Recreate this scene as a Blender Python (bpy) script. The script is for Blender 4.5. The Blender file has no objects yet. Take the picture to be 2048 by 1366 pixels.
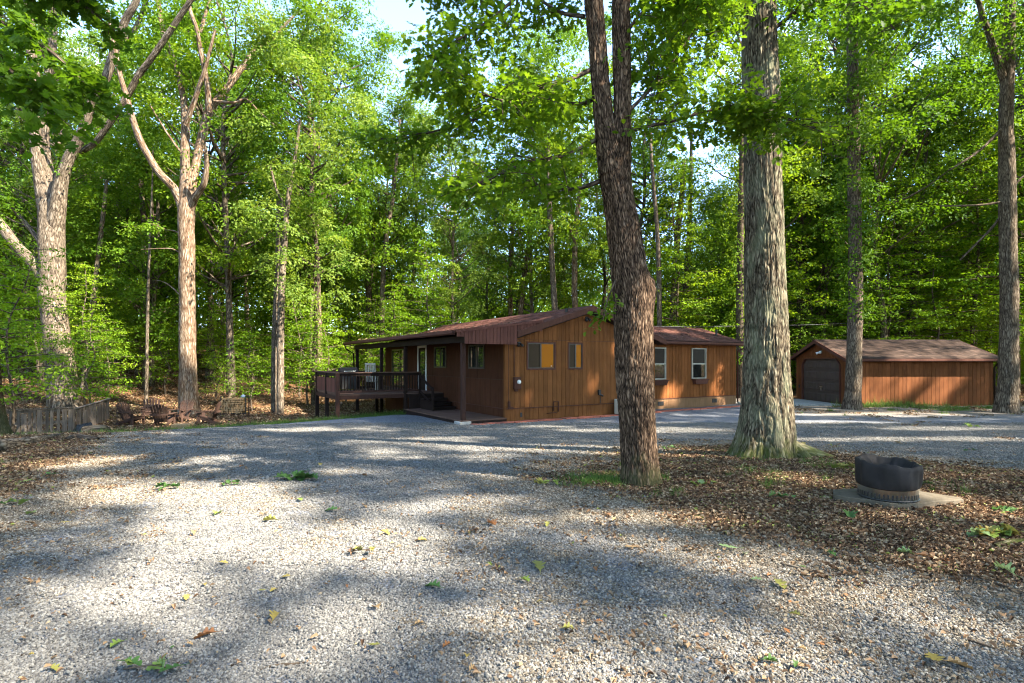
import bpy, math, random
import numpy as np
from mathutils import Vector, Matrix, Quaternion

scene = bpy.context.scene
COL = scene.collection
R = math.radians
rng = np.random.default_rng(11)
random.seed(5)

# ------------------------------------------------------------ camera, sky, sun, exposure
F, CX, HY, CAMZ = 1105.0, 1024.0, 722.0, 1.6
cam_data = bpy.data.cameras.new('camera')
cam_data.sensor_width = 36.0
cam_data.lens = 36.0 * F / 2048.0
cam_data.shift_y = (HY - 683.0) / 2048.0
cam_data.clip_end = 2000.0
cam_data.clip_start = 0.05
camera = bpy.data.objects.new('camera', cam_data)
camera.location = (0, 0, CAMZ)
camera.rotation_euler = (R(90), 0, 0)
COL.objects.link(camera)
scene.camera = camera

SUN_EL = R(43)
SUN_AZ = math.atan2(0.89, -0.45)            # clockwise from +Y
SUN = Vector((math.sin(SUN_AZ) * math.cos(SUN_EL), math.cos(SUN_AZ) * math.cos(SUN_EL), math.sin(SUN_EL)))
world = bpy.data.worlds.new('World')
scene.world = world
world.use_nodes = True
wn, wl = world.node_tree.nodes, world.node_tree.links
wn.clear()
wout = wn.new('ShaderNodeOutputWorld')
wbg = wn.new('ShaderNodeBackground')
wsky = wn.new('ShaderNodeTexSky')
wsky.sky_type = 'NISHITA'
wsky.sun_disc = False
wsky.sun_elevation = SUN_EL
wsky.sun_rotation = SUN_AZ
wsky.air_density = 0.75
wsky.dust_density = 0.25
wsky.ozone_density = 1.6
# drifting clouds mixed over the clear sky
wtc = wn.new('ShaderNodeTexCoord')
wmap = wn.new('ShaderNodeMapping')
wmap.inputs['Scale'].default_value = (1.0, 1.0, 2.2)
wno = wn.new('ShaderNodeTexNoise')
wno.inputs['Scale'].default_value = 2.6
wno.inputs['Detail'].default_value = 7.0
wno.inputs['Roughness'].default_value = 0.6
wcr = wn.new('ShaderNodeValToRGB')
wcr.color_ramp.elements[0].position = 0.58
wcr.color_ramp.elements[0].color = (0, 0, 0, 1)
wcr.color_ramp.elements[1].position = 0.82
wcr.color_ramp.elements[1].color = (1, 1, 1, 1)
wmx = wn.new('ShaderNodeMixRGB')
wmx.inputs['Color2'].default_value = (4.6, 4.8, 5.2, 1)
wl.new(wtc.outputs['Generated'], wmap.inputs['Vector'])
wl.new(wmap.outputs['Vector'], wno.inputs['Vector'])
wl.new(wno.outputs['Fac'], wcr.inputs['Fac'])
wl.new(wcr.outputs['Color'], wmx.inputs['Fac'])
wl.new(wsky.outputs['Color'], wmx.inputs['Color1'])
wl.new(wmx.outputs['Color'], wbg.inputs['Color'])
wl.new(wbg.outputs['Background'], wout.inputs['Surface'])
wbg.inputs['Strength'].default_value = 0.15

sd = bpy.data.lights.new('sun', 'SUN')
sd.energy = 4.1
sd.angle = R(0.8)
sd.color = (1.0, 0.93, 0.80)
sun = bpy.data.objects.new('sun', sd)
sun.rotation_euler = (-SUN).to_track_quat('-Z', 'Y').to_euler()
sun.location = (30, -15, 40)
COL.objects.link(sun)

vs = scene.view_settings
vs.view_transform = 'Standard'
vs.look = 'None'
vs.gamma = 1.0
vs.use_curve_mapping = False
vs.exposure = 3.0
cy = scene.cycles
cy.max_bounces = 8
cy.diffuse_bounces = 4
cy.glossy_bounces = 3
cy.transmission_bounces = 5
cy.transparent_max_bounces = 6
cy.use_adaptive_sampling = True
cy.adaptive_threshold = 0.01
cy.pixel_filter_type = 'BLACKMAN_HARRIS'
cy.filter_width = 1.15
cy.use_denoising = True
cy.sample_clamp_indirect = 6.0

# ------------------------------------------------------------ small helpers
def P3(px, py, Y):
    """a point at depth Y (metres) on the line of sight of pixel px, py of the photograph"""
    return ((px - CX) / F * Y, Y, CAMZ + (HY - py) / F * Y)

def ss(a, b, x):
    t = np.clip((np.asarray(x, float) - a) / (b - a), 0, 1)
    return t * t * (3 - 2 * t)

def hash2(ix, iy, seed=0):
    n = (ix.astype(np.int64) * 374761393 + iy.astype(np.int64) * 668265263 + seed * 974711) & 0x7fffffff
    n = ((n ^ (n >> 13)) * 1274126177) & 0x7fffffff
    return ((n ^ (n >> 16)) & 0xffff) / 65535.0

def vnoise(u, v, seed=0, per=None):
    u = np.asarray(u, float); v = np.asarray(v, float)
    iu, iv = np.floor(u).astype(np.int64), np.floor(v).astype(np.int64)
    fu, fv = u - iu, v - iv
    fu, fv = fu * fu * (3 - 2 * fu), fv * fv * (3 - 2 * fv)
    iu1 = iu + 1
    if per:
        iu, iu1 = iu % per, iu1 % per
    a, b = hash2(iu, iv, seed), hash2(iu1, iv, seed)
    c, d = hash2(iu, iv + 1, seed), hash2(iu1, iv + 1, seed)
    return (a * (1 - fu) + b * fu) * (1 - fv) + (c * (1 - fu) + d * fu) * fv

def fbm(x, y, seed=0, oct=4):
    s, a, t = 0, 1, 0
    for k in range(oct):
        s = s + a * vnoise(x * 2 ** k, y * 2 ** k, seed + k); t += a; a *= .5
    return s / t

def mesh_np(name, V, Fc, mat=None, smooth=False, uv=None, attrs=None, mats=None, midx=None):
    """mesh from arrays; Fc is (n,3) or (n,4)"""
    V = np.asarray(V, np.float32); Fc = np.asarray(Fc, np.int32)
    me = bpy.data.meshes.new(name)
    n, k = Fc.shape
    me.vertices.add(len(V)); me.vertices.foreach_set('co', V.ravel())
    me.loops.add(n * k); me.loops.foreach_set('vertex_index', Fc.ravel())
    me.polygons.add(n); me.polygons.foreach_set('loop_start', np.arange(n, dtype=np.int32) * k)
    me.polygons.foreach_set('use_smooth', np.full(n, smooth))
    for m in (mats or ([mat] if mat else [])):
        me.materials.append(m)
    if midx is not None:
        me.polygons.foreach_set('material_index', np.asarray(midx, np.int32))
    if uv is not None:
        l = me.uv_layers.new(name='uv'); l.data.foreach_set('uv', np.asarray(uv, np.float32)[Fc.ravel()].ravel())
    for an, (dom, arr) in (attrs or {}).items():
        at = me.attributes.new(an, 'FLOAT', dom); at.data.foreach_set('value', np.asarray(arr, np.float32))
    me.update(calc_edges=True)
    return me

def link(name, data, parent=None, loc=None):
    o = bpy.data.objects.new(name, data); COL.objects.link(o)
    if parent is not None: o.parent = parent
    if loc is not None: o.location = loc
    return o

def tag(o, label=None, cat=None, group=None, kind=None):
    if label: o['label'] = label
    if cat: o['category'] = cat
    if group: o['group'] = group
    if kind: o['kind'] = kind
    return o

def empty(name, loc=(0, 0, 0), rz=0.0, label=None, cat=None, group=None):
    o = bpy.data.objects.new(name, None); COL.objects.link(o)
    o.location = loc; o.rotation_euler = (0, 0, rz); o.empty_display_size = .2
    return tag(o, label, cat, group)

class MB:
    """collects boxes, bars and tubes; build() links them as one mesh object"""
    def __init__(s, dz=0.0): s.v, s.f, s.dz = [], [], dz
    def add(s, vs, fs):
        n = len(s.v); s.v += [tuple(p) for p in vs]; s.f += [tuple(i + n for i in q) for q in fs]; return s
    def box(s, x0, x1, y0, y1, z0, z1):
        return s.add([(x0,y0,z0),(x1,y0,z0),(x1,y1,z0),(x0,y1,z0),(x0,y0,z1),(x1,y0,z1),(x1,y1,z1),(x0,y1,z1)],
                     [(0,3,2,1),(4,5,6,7),(0,1,5,4),(1,2,6,5),(2,3,7,6),(3,0,4,7)])
    def hexa(s, b, t):
        """bottom quad b and top quad t, same winding (ccw from above)"""
        return s.add(list(b) + list(t), [(0,3,2,1),(4,5,6,7),(0,1,5,4),(1,2,6,5),(2,3,7,6),(3,0,4,7)])
    def prism(s, poly, off):
        """polygon (3d points) extruded by the vector off"""
        n = len(poly); q = [tuple(a + b for a, b in zip(p, off)) for p in poly]
        return s.add(list(poly) + q, [tuple(range(n))[::-1], tuple(range(n, 2 * n))] + [(i, (i + 1) % n, n + (i + 1) % n, n + i) for i in range(n)])
    def bar(s, a, b, w, h, up=(0, 0, 1)):
        a, b = Vector(a), Vector(b); d = (b - a).normalized(); u = Vector(up)
        sd = d.cross(u)
        if sd.length < 1e-4: sd = d.cross(Vector((1, 0, 0)))
        sd.normalize(); u = sd.cross(d).normalized()
        c = lambda p: [p - sd*w/2 - u*h/2, p + sd*w/2 - u*h/2, p + sd*w/2 + u*h/2, p - sd*w/2 + u*h/2]
        return s.hexa(c(a), c(b))
    def tube(s, pts, r, n=8, caps=True):
        pts = [Vector(p) for p in pts]; rs = r if hasattr(r, '__len__') else [r] * len(pts)
        base = len(s.v); prev = None
        for i, p in enumerate(pts):
            d = (pts[min(i + 1, len(pts) - 1)] - pts[max(i - 1, 0)]).normalized()
            if prev is None:
                a = d.orthogonal().normalized()
            else:
                a = (prev - d * prev.dot(d)).normalized()
            prev = a; b = d.cross(a)
            for k in range(n):
                t = 2 * math.pi * k / n
                s.v.append(tuple(p + (a * math.cos(t) + b * math.sin(t)) * rs[i]))
        for i in range(len(pts) - 1):
            for k in range(n):
                q = base + i * n; s.f.append((q + k, q + (k + 1) % n, q + n + (k + 1) % n, q + n + k))
        if caps:
            s.f.append(tuple(base + k for k in range(n))[::-1]); e = base + (len(pts) - 1) * n
            s.f.append(tuple(e + k for k in range(n)))
        return s
    def lathe(s, prof, n=32, c=(0, 0, 0)):
        base = len(s.v)
        for r, z in prof:
            for k in range(n):
                t = 2 * math.pi * k / n
                s.v.append((c[0] + r * math.cos(t), c[1] + r * math.sin(t), c[2] + z))
        for i in range(len(prof) - 1):
            for k in range(n):
                q = base + i * n; s.f.append((q + k, q + (k + 1) % n, q + n + (k + 1) % n, q + n + k))
        return s
    def mesh(s, name, mat, smooth=False):
        me = bpy.data.meshes.new(name)
        me.from_pydata([(x, y, z - s.dz) for x, y, z in s.v], [], s.f)
        me.materials.append(mat)
        if smooth: me.polygons.foreach_set('use_smooth', [True] * len(me.polygons))
        me.update(); return me
    def build(s, name, mat, parent=None, smooth=False, bevel=0.0):
        o = link(name, s.mesh(name, mat, smooth), parent)
        if bevel:
            b = o.modifiers.new('bevel', 'BEVEL'); b.width = bevel; b.segments = 1; b.limit_method = 'ANGLE'
        return o

# ------------------------------------------------------------ materials
def new_mat(name):
    m = bpy.data.materials.new(name); m.use_nodes = True
    nt = m.node_tree; nt.nodes.clear()
    out = nt.nodes.new('ShaderNodeOutputMaterial')
    return m, nt, out

def N(nt, kind, **kw):
    n = nt.nodes.new('ShaderNode' + kind)
    for k, v in kw.items():
        if k in n.inputs: n.inputs[k].default_value = v
        else: setattr(n, k, v)
    return n

def ramp(nt, fac, stops):
    c = nt.nodes.new('ShaderNodeValToRGB'); el = c.color_ramp.elements
    while len(el) < len(stops): el.new(0.5)
    for e, (p, col) in zip(el, stops):
        e.position = p; e.color = (*col, 1) if len(col) == 3 else col
    if fac is not None: nt.links.new(fac, c.inputs['Fac'])
    return c.outputs['Color']

def mixc(nt, fac, a, b, mode='MIX'):
    m = nt.nodes.new('ShaderNodeMixRGB'); m.blend_type = mode
    for i, x in ((0, fac), (1, a), (2, b)):
        if hasattr(x, 'links') or hasattr(x, 'is_linked'): nt.links.new(x, m.inputs[i])
        elif isinstance(x, (int, float)): m.inputs[i].default_value = x
        else: m.inputs[i].default_value = (*x, 1)
    return m.outputs[0]

def noise(nt, vec, scale, detail=4, rough=.55, out='Fac'):
    n = N(nt, 'TexNoise', Scale=scale, Detail=detail, Roughness=rough)
    if vec is not None: nt.links.new(vec, n.inputs['Vector'])
    return n.outputs[out]

def mapped(nt, src, scale=(1, 1, 1)):
    m = N(nt, 'Mapping'); m.inputs['Scale'].default_value = scale
    nt.links.new(src, m.inputs['Vector']); return m.outputs[0]

def bump(nt, h, strength, dist=.01, normal=None):
    b = N(nt, 'Bump', Strength=strength, Distance=dist); nt.links.new(h, b.inputs['Height'])
    if normal is not None: nt.links.new(normal, b.inputs['Normal'])
    return b.outputs['Normal']

def princ(nt, out, col, rough=.7, spec=.3, nrm=None, metal=0.0):
    p = N(nt, 'BsdfPrincipled'); p.inputs['Metallic'].default_value = metal
    p.inputs['Specular IOR Level'].default_value = spec
    if isinstance(rough, (int, float)): p.inputs['Roughness'].default_value = rough
    else: nt.links.new(rough, p.inputs['Roughness'])
    if hasattr(col, 'is_linked'): nt.links.new(col, p.inputs['Base Color'])
    else: p.inputs['Base Color'].default_value = (*col, 1)
    if nrm is not None: nt.links.new(nrm, p.inputs['Normal'])
    nt.links.new(p.outputs[0], out.inputs['Surface']); return p

def wood_mat(name, c1, c2, rough=.7, grain=(30, 30, 2.2), rnd=.22, bmp=.25, stain=None):
    """stained or weathered board: grain along z, blotches, a shade of its own for every board"""
    m, nt, out = new_mat(name)
    tc = N(nt, 'TexCoord').outputs['Object']; oi = N(nt, 'ObjectInfo').outputs['Random']
    comb = N(nt, 'CombineXYZ'); 
    for i in range(3): nt.links.new(oi, comb.inputs[i])
    off = N(nt, 'VectorMath', operation='MULTIPLY_ADD'); nt.links.new(comb.outputs[0], off.inputs[0])
    off.inputs[1].default_value = (17, 9, 31); nt.links.new(tc, off.inputs[2])
    g = noise(nt, mapped(nt, off.outputs[0], grain), 1.0, 5, .6)
    col = ramp(nt, g, [(.3, c1), (.7, c2)])
    big = noise(nt, tc, 1.3, 5, .6)
    col = mixc(nt, .5, col, ramp(nt, big, [(.3, (.62, .60, .58)), (.7, (1.15, 1.1, 1.08))]), 'MULTIPLY')
    col = mixc(nt, 1.0, col, ramp(nt, oi, [(0, (1 - rnd,) * 3), (1, (1 + rnd * .6,) * 3)]), 'MULTIPLY')
    if stain:
        st = noise(nt, mapped(nt, tc, (2.2, 2.2, .5)), 1.4, 6, .7)
        col = mixc(nt, ramp(nt, st, [(.55, (0, 0, 0)), (.75, (.55, .55, .55))]), col, stain)
    princ(nt, out, col, min(.9, rough + .15), .08, bump(nt, g, bmp, .004)); return m

def flat_mat(name, c, rough=.6, spec=.4, metal=0.0, var=.15, scale=6.0, bmp=0.0):
    m, nt, out = new_mat(name)
    tc = N(nt, 'TexCoord').outputs['Object']
    n = noise(nt, tc, scale, 5, .6)
    col = ramp(nt, n, [(.3, tuple(x * (1 - var) for x in c)), (.7, tuple(min(1, x * (1 + var)) for x in c))])
    princ(nt, out, col, rough, spec, bump(nt, n, bmp, .01) if bmp else None, metal); return m

M = {}
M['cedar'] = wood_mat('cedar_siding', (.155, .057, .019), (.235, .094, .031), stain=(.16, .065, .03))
M['cedar_wing'] = wood_mat('cedar_siding_wing', (.175, .060, .019), (.265, .100, .031), stain=(.17, .07, .03))
M['garage_siding'] = wood_mat('garage_siding', (.14, .049, .019), (.205, .077, .029), stain=(.09, .035, .018))
M['skirt'] = wood_mat('skirt_paint', (.20, .105, .052), (.28, .155, .08), stain=(.13, .07, .04))
M['back'] = flat_mat('wall_backing', (.05, .025, .012), .9)
M['porch_siding'] = wood_mat('porch_siding', (.062, .024, .012), (.10, .038, .018))  # shaded copy of the cedar: the porch shade is put into its colour
M['trim'] = wood_mat('brown_trim', (.085, .036, .026), (.125, .054, .037), rough=.55)
M['panel_red'] = wood_mat('red_brown_boards', (.115, .044, .033), (.155, .062, .046), rough=.5)
M['dark_trim'] = wood_mat('dark_brown_paint', (.018, .011, .009), (.030, .018, .014), rough=.5)
M['post'] = wood_mat('post_paint', (.050, .024, .018), (.075, .037, .028), rough=.5)
M['deck'] = wood_mat('deck_boards', (.10, .058, .042), (.165, .10, .074), rough=.75, grain=(4, 30, 30))
M['bronze'] = flat_mat('bronze_frame', (.035, .027, .022), .35, .5)
M['vinyl'] = flat_mat('tan_window_frame', (.36, .32, .25), .45, .4, var=.06)
M['white'] = flat_mat('white_plastic', (.75, .74, .70), .4, .4, var=.05)
M['concrete'] = flat_mat('concrete', (.36, .34, .31), .9, .2, var=.25, scale=9, bmp=.4)
M['steel'] = flat_mat('brushed_steel', (.74, .71, .65), .36, .5, metal=1.0, var=.06)
M['black_metal'] = flat_mat('black_metal', (.018, .017, .016), .5, .4)
M['door_paint'] = flat_mat('garage_door_paint', (.082, .058, .045), .7, .1, var=.08, scale=3)
M['terracotta'] = flat_mat('terracotta_paver', (.36, .115, .075), .85, .2, var=.3, scale=11, bmp=.3)
M['weathered'] = wood_mat('weathered_grey_wood', (.085, .066, .05), (.21, .17, .135), rough=.9, rnd=.4, bmp=.6)
M['chair'] = wood_mat('chair_boards', (.05, .029, .021), (.085, .05, .037), rough=.55)
M['cut_wood'] = wood_mat('split_wood', (.40, .24, .11), (.62, .42, .22), rough=.85, rnd=.35)
M['tarp'] = flat_mat('dark_tarp', (.016, .018, .021), .5, .2, var=.3, scale=4)
M['sandstone'] = flat_mat('flagstone', (.115, .092, .064), .92, .15, var=.3, scale=7, bmp=.5)

def shingle_mat(name, cols):
    m, nt, out = new_mat(name)
    g = N(nt, 'Attribute', attribute_name='tint').outputs['Fac']
    tc = N(nt, 'TexCoord').outputs['Object']
    col = ramp(nt, g, [(0, cols[0]), (.5, cols[1]), (1, cols[2])])
    sp = noise(nt, tc, 120, 3, .7)
    col = mixc(nt, .6, col, ramp(nt, sp, [(.3, (.6, .6, .6)), (.7, (1.35, 1.3, 1.25))]), 'MULTIPLY')
    blot = noise(nt, tc, .9, 5, .65)
    col = mixc(nt, .6, col, ramp(nt, blot, [(.35, (.68, .66, .64)), (.68, (1.2, 1.15, 1.1))]), 'MULTIPLY')
    princ(nt, out, col, .9, .2, bump(nt, sp, .5, .004)); return m
M['shingle'] = shingle_mat('red_brown_shingle', [(.072, .028, .020), (.115, .046, .033), (.175, .080, .058)])
M['shingle_garage'] = shingle_mat('umber_shingle', [(.032, .019, .014), (.052, .032, .023), (.085, .053, .039)])

def glass_mat(name, base, rough=.04, spec=.7):
    m, nt, out = new_mat(name)
    tc = N(nt, 'TexCoord').outputs['Object']
    n = noise(nt, tc, 3.0, 2)
    princ(nt, out, base, rough, spec, bump(nt, n, .04, .02)); return m
M['glass'] = glass_mat('dark_window_glass', (.012, .013, .012))
M['porch_glass'] = glass_mat('reflecting_glass', (.02, .022, .02), .015, 1.0)

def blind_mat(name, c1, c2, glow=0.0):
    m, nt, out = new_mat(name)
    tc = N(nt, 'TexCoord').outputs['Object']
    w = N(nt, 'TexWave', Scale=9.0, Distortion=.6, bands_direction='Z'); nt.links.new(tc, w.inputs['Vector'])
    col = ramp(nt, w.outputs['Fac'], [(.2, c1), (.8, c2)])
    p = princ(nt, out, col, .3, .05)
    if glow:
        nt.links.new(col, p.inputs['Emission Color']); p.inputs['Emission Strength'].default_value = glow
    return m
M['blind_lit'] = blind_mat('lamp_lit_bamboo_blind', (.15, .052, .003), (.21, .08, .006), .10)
M['screen'] = blind_mat('insect_screen', (.045, .028, .016), (.06, .038, .022))
M['blind_dark'] = blind_mat('dim_blind', (.028, .021, .016), (.04, .031, .023))
# ------------------------------------------------------------ terrain
CR = np.array((-12.1, 15.9)); CN = np.array((-.7071, .7071))
QX = [-2, 0, 3, 5, 6.7, 9.9, 14, 30, 60, 110]
QZ = [-.01, -.10, -.46, -.60, -.59, -.42, -.1, 2.2, 6.0, 9.0]
def gz(x, y):
    x = np.asarray(x, float); y = np.asarray(y, float)
    z = -.53 * ss(6, 19, y)
    q = (x - CR[0]) * CN[0] + (y - CR[1]) * CN[1]
    dq = np.interp(q, QX, QZ)
    lo = np.minimum(dq, 0) ; hi = np.maximum(dq, 0)
    wl_ = ss(6, -12, x)
    drop = lo * ss(.5, -3.0, x - .25 * np.maximum(y - 20, 0) + 1.0)
    z = z + drop + hi * (.12 + .88 * wl_) * ss(20, 30, y - x * .0)
    # island of soil round the two near trees
    z = z + .05 * ss(1.3, .2, np.hypot((x - 4.4) / 3.2, (y - 8.2) / 1.7))
    z = z + .12 * ss(-5.5, -12, x) * ss(5, 9, y) * ss(20, 14, y) * .6
    far = ss(9, 30, np.hypot(x, y - 8))
    z = z + (fbm(x * .35, y * .35, 3) - .5) * (.05 + .55 * far * ss(22, 34, y)) 
    return z

def gzf(x, y): return float(gz(np.array([x]), np.array([y]))[0])
def GP(px, py):
    """point of the ground under pixel px, py"""
    y = 5.0
    dx, dz = (px - CX) / F, (HY - py) / F
    lo, hi = 1.5, 60.0
    ys = np.linspace(lo, hi, 6000)
    h = CAMZ + dz * ys - gz(dx * ys, ys)
    i = int(np.argmax(h < 0)) if (h < 0).any() else len(ys) - 1
    y = ys[i]
    return (dx * y, y, gzf(dx * y, y))

def poly_sd(x, y, poly):
    """signed distance to a polygon, negative inside"""
    x = np.asarray(x, float); y = np.asarray(y, float)
    d = np.full(x.shape, 1e9); ins = np.zeros(x.shape, bool)
    for (ax, ay), (bx, by) in zip(poly, poly[1:] + poly[:1]):
        ex, ey = bx - ax, by - ay; L = ex * ex + ey * ey + 1e-12
        t = np.clip(((x - ax) * ex + (y - ay) * ey) / L, 0, 1)
        d = np.minimum(d, np.hypot(x - ax - t * ex, y - ay - t * ey))
        c = ((ay > y) != (by > y)) & (x < (bx - ax) * (y - ay) / (by - ay + 1e-12) + ax)
        ins ^= c
    return np.where(ins, -d, d)

def gpoly(pts): return [GP(*p)[:2] for p in pts]
ISLAND = gpoly([(1135, 962), (1200, 930), (1270, 908), (1440, 892), (1650, 905), (1800, 925), (2048, 945), (2500, 985),
                (2700, 1300), (2150, 1230), (1960, 1165), (1760, 1130), (1560, 1085), (1370, 1030), (1230, 998)])
LEFT = gpoly([(-700, 905), (0, 872), (70, 862), (190, 868), (150, 905), (95, 950), (40, 975), (-60, 1010), (-700, 1180)])

def masks(x, y):
    """litter (leaf mould), brown (soil mixed into the gravel), grass, woods; 0..1"""
    wob = (fbm(x * 1.1, y * 1.1, 21) - .5) * 1.1 + (fbm(x * 4.5, y * 4.5, 22, 3) - .5) * .5
    di = poly_sd(x, y, ISLAND) + wob * 1.0
    dl = poly_sd(x, y, LEFT) + wob
    q = (x - CR[0]) * CN[0] + (y - CR[1]) * CN[1]
    behind = ss(25.3, 26.3, y - .03 * x) * ss(1, 3, x - 14)
    woods = np.maximum(np.maximum(ss(.4, 1.6, q + wob * .5), ss(31, 33, y + wob) * 1.0), behind)
    woods = np.maximum(woods, ss(0, 2.0, x - 26 + wob))
    litter = np.maximum(np.maximum(ss(.55, -.75, di), ss(.5, -.7, dl)), woods)
    brown = np.maximum(ss(2.3, .0, di), ss(2.6, -.1, dl)) * .9
    brown = np.maximum(brown, ss(.5, .62, fbm(x * .45 + 7, y * .45, 31)) * .35 * ss(16, 8, y))
    brown = np.maximum(brown, ss(17.5, 23.5, y + wob) * ss(8, 13, x) * .75)
    g = ss(-.7, .1, q) * ss(1.9, .7, q) * ss(-22, -14, x)          # strip of grass along the crest
    g = np.maximum(g, ss(21.2, 22.3, y + wob) * ss(25.6, 24.6, y) * ss(11, 13.5, x) * ss(.52, .7, fbm(x * .8, y * .8, 41)))
    g = np.maximum(g, ss(1.0, .2, np.hypot((x - 1.1) / .75, (y - 7.5) / .45)))
    moss = ss(.55, .7, fbm(x * 1.5, y * 1.5, 51)) * ss(.3, -.4, di) * .6
    g = np.maximum(g, moss)
    return litter, brown, np.clip(g, 0, 1), woods

def axis_pts(lo, hi, c0, c1, fine, grow):
    out = list(np.arange(c0, c1, fine)); s, p = fine, out[-1]
    while p < hi: s *= grow; p += s; out.append(p)
    s, p = fine, out[0]
    while p > lo: s *= grow; p -= s; out.insert(0, p)
    return np.array(out)
gx = axis_pts(-260, 260, -13, 17, .12, 1.09)
gy = axis_pts(-120, 320, 1.5, 24, .12, 1.09)
GX, GY = np.meshgrid(gx, gy)
gxx, gyy = GX.ravel(), GY.ravel()
gv = np.stack([gxx, gyy, gz(gxx, gyy)], 1)
nx, ny = len(gx), len(gy)
ii = (np.arange(ny - 1)[:, None] * nx + np.arange(nx - 1)[None, :]).ravel()
gf = np.stack([ii, ii + 1, ii + nx + 1, ii + nx], 1)
ml, mb_, mg, mw = masks(gxx, gyy)

m, nt, out = new_mat('ground')
geo = N(nt, 'NewGeometry').outputs['Position']
at = lambda n: N(nt, 'Attribute', attribute_name=n).outputs['Fac']
vor = N(nt, 'TexVoronoi', Scale=42.0); nt.links.new(geo, vor.inputs['Vector'])
vor2 = N(nt, 'TexVoronoi', Scale=17.0); nt.links.new(geo, vor2.inputs['Vector'])
fine = noise(nt, geo, 30, 6, .65); mid = noise(nt, geo, 2.2, 6, .6); big = noise(nt, geo, .35, 5, .6)
bw = N(nt, 'RGBToBW'); nt.links.new(vor.outputs['Color'], bw.inputs[0])
grav = ramp(nt, bw.outputs[0], [(.1, (.07, .072, .08)), (.45, (.145, .148, .16)), (.75, (.23, .23, .238)), (1, (.38, .37, .36))])
grav = mixc(nt, .7, grav, ramp(nt, big, [(.35, (.75, .76, .80)), (.65, (1.15, 1.13, 1.1))]), 'MULTIPLY')
brw = ramp(nt, bw.outputs[0], [(.1, (.09, .066, .045)), (.5, (.19, .15, .105)), (.85, (.29, .24, .18)), (1, (.38, .33, .27))])
bf = N(nt, 'Math', operation='MULTIPLY_ADD'); nt.links.new(fine, bf.inputs[0]); bf.inputs[1].default_value = 1.2
bsub = N(nt, 'Math', operation='ADD'); nt.links.new(at('brown'), bsub.inputs[0]); bsub.inputs[1].default_value = -.62
nt.links.new(bsub.outputs[0], bf.inputs[2])
col = mixc(nt, ramp(nt, bf.outputs[0], [(.3, (0, 0, 0)), (.8, (1, 1, 1))]), grav, brw)
lit = ramp(nt, noise(nt, geo, 26, 5, .7), [(.28, (.03, .018, .011)), (.45, (.10, .056, .03)), (.6, (.19, .105, .052)), (.75, (.30, .20, .12))])
lit = mixc(nt, .7, lit, ramp(nt, mid, [(.35, (.6, .55, .5)), (.65, (1.25, 1.15, 1.0))]), 'MULTIPLY')
def edge(n, k):
    a = N(nt, 'Math', operation='MULTIPLY_ADD'); nt.links.new(noise(nt, geo, k, 5, .65), a.inputs[0]); a.inputs[1].default_value = 1.0
    b = N(nt, 'Math', operation='ADD'); nt.links.new(at(n), b.inputs[0]); b.inputs[1].default_value = -.5
    nt.links.new(b.outputs[0], a.inputs[2]); return ramp(nt, a.outputs[0], [(.38, (0, 0, 0)), (.62, (1, 1, 1))])
col = mixc(nt, edge('litter', 9), col, lit)
grs = ramp(nt, noise(nt, geo, 40, 4, .7), [(.3, (.045, .075, .014)), (.7, (.13, .19, .04))])
col = mixc(nt, edge('grass', 12), col, grs)
h = N(nt, 'Math', operation='MULTIPLY_ADD'); nt.links.new(vor.outputs['Distance'], h.inputs[0]); h.inputs[1].default_value = -1.0; nt.links.new(fine, h.inputs[2])
nr = bump(nt, vor2.outputs['Distance'], .35, .02, bump(nt, h.outputs[0], .9, .016))
princ(nt, out, col, .95, .06, nr)
M['ground'] = m
ground = link('ground', mesh_np('ground', gv, gf, m, True, attrs={'litter': ('POINT', ml), 'brown': ('POINT', mb_), 'grass': ('POINT', mg)}))
tag(ground, 'grey gravel yard with leaf mould and forest floor', kind='structure')
# ------------------------------------------------------------ the cabin
# local frame: x along the gable wall (to the right), y along the porch wall (away), z up
HZ = -.60
hrot = math.atan2(.517, .856)
house = empty('cabin', (-.25, 19.4, HZ), hrot, 'brown wooden cabin with low gable front, dark porch and side wing', 'house')
def hb(): return MB(HZ)
PW, GAP, PT = .2, .012, .018

def cut_rects(x0, x1, z0, z1, holes):
    rs = [(x0, x1, z0, z1)]
    for hx0, hx1, hz0, hz1 in holes:
        nr_ = []
        for a, b, c, d in rs:
            if hx1 <= a or hx0 >= b or hz1 <= c or hz0 >= d: nr_.append((a, b, c, d)); continue
            if hz0 > c: nr_.append((a, b, c, hz0))
            if hz1 < d: nr_.append((a, b, hz1, d))
            e, f = max(c, hz0), min(d, hz1)
            if hx0 - a > .015: nr_.append((a, hx0, e, f))
            if b - hx1 > .015: nr_.append((hx1, b, e, f))
        rs = nr_
    return rs

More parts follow.
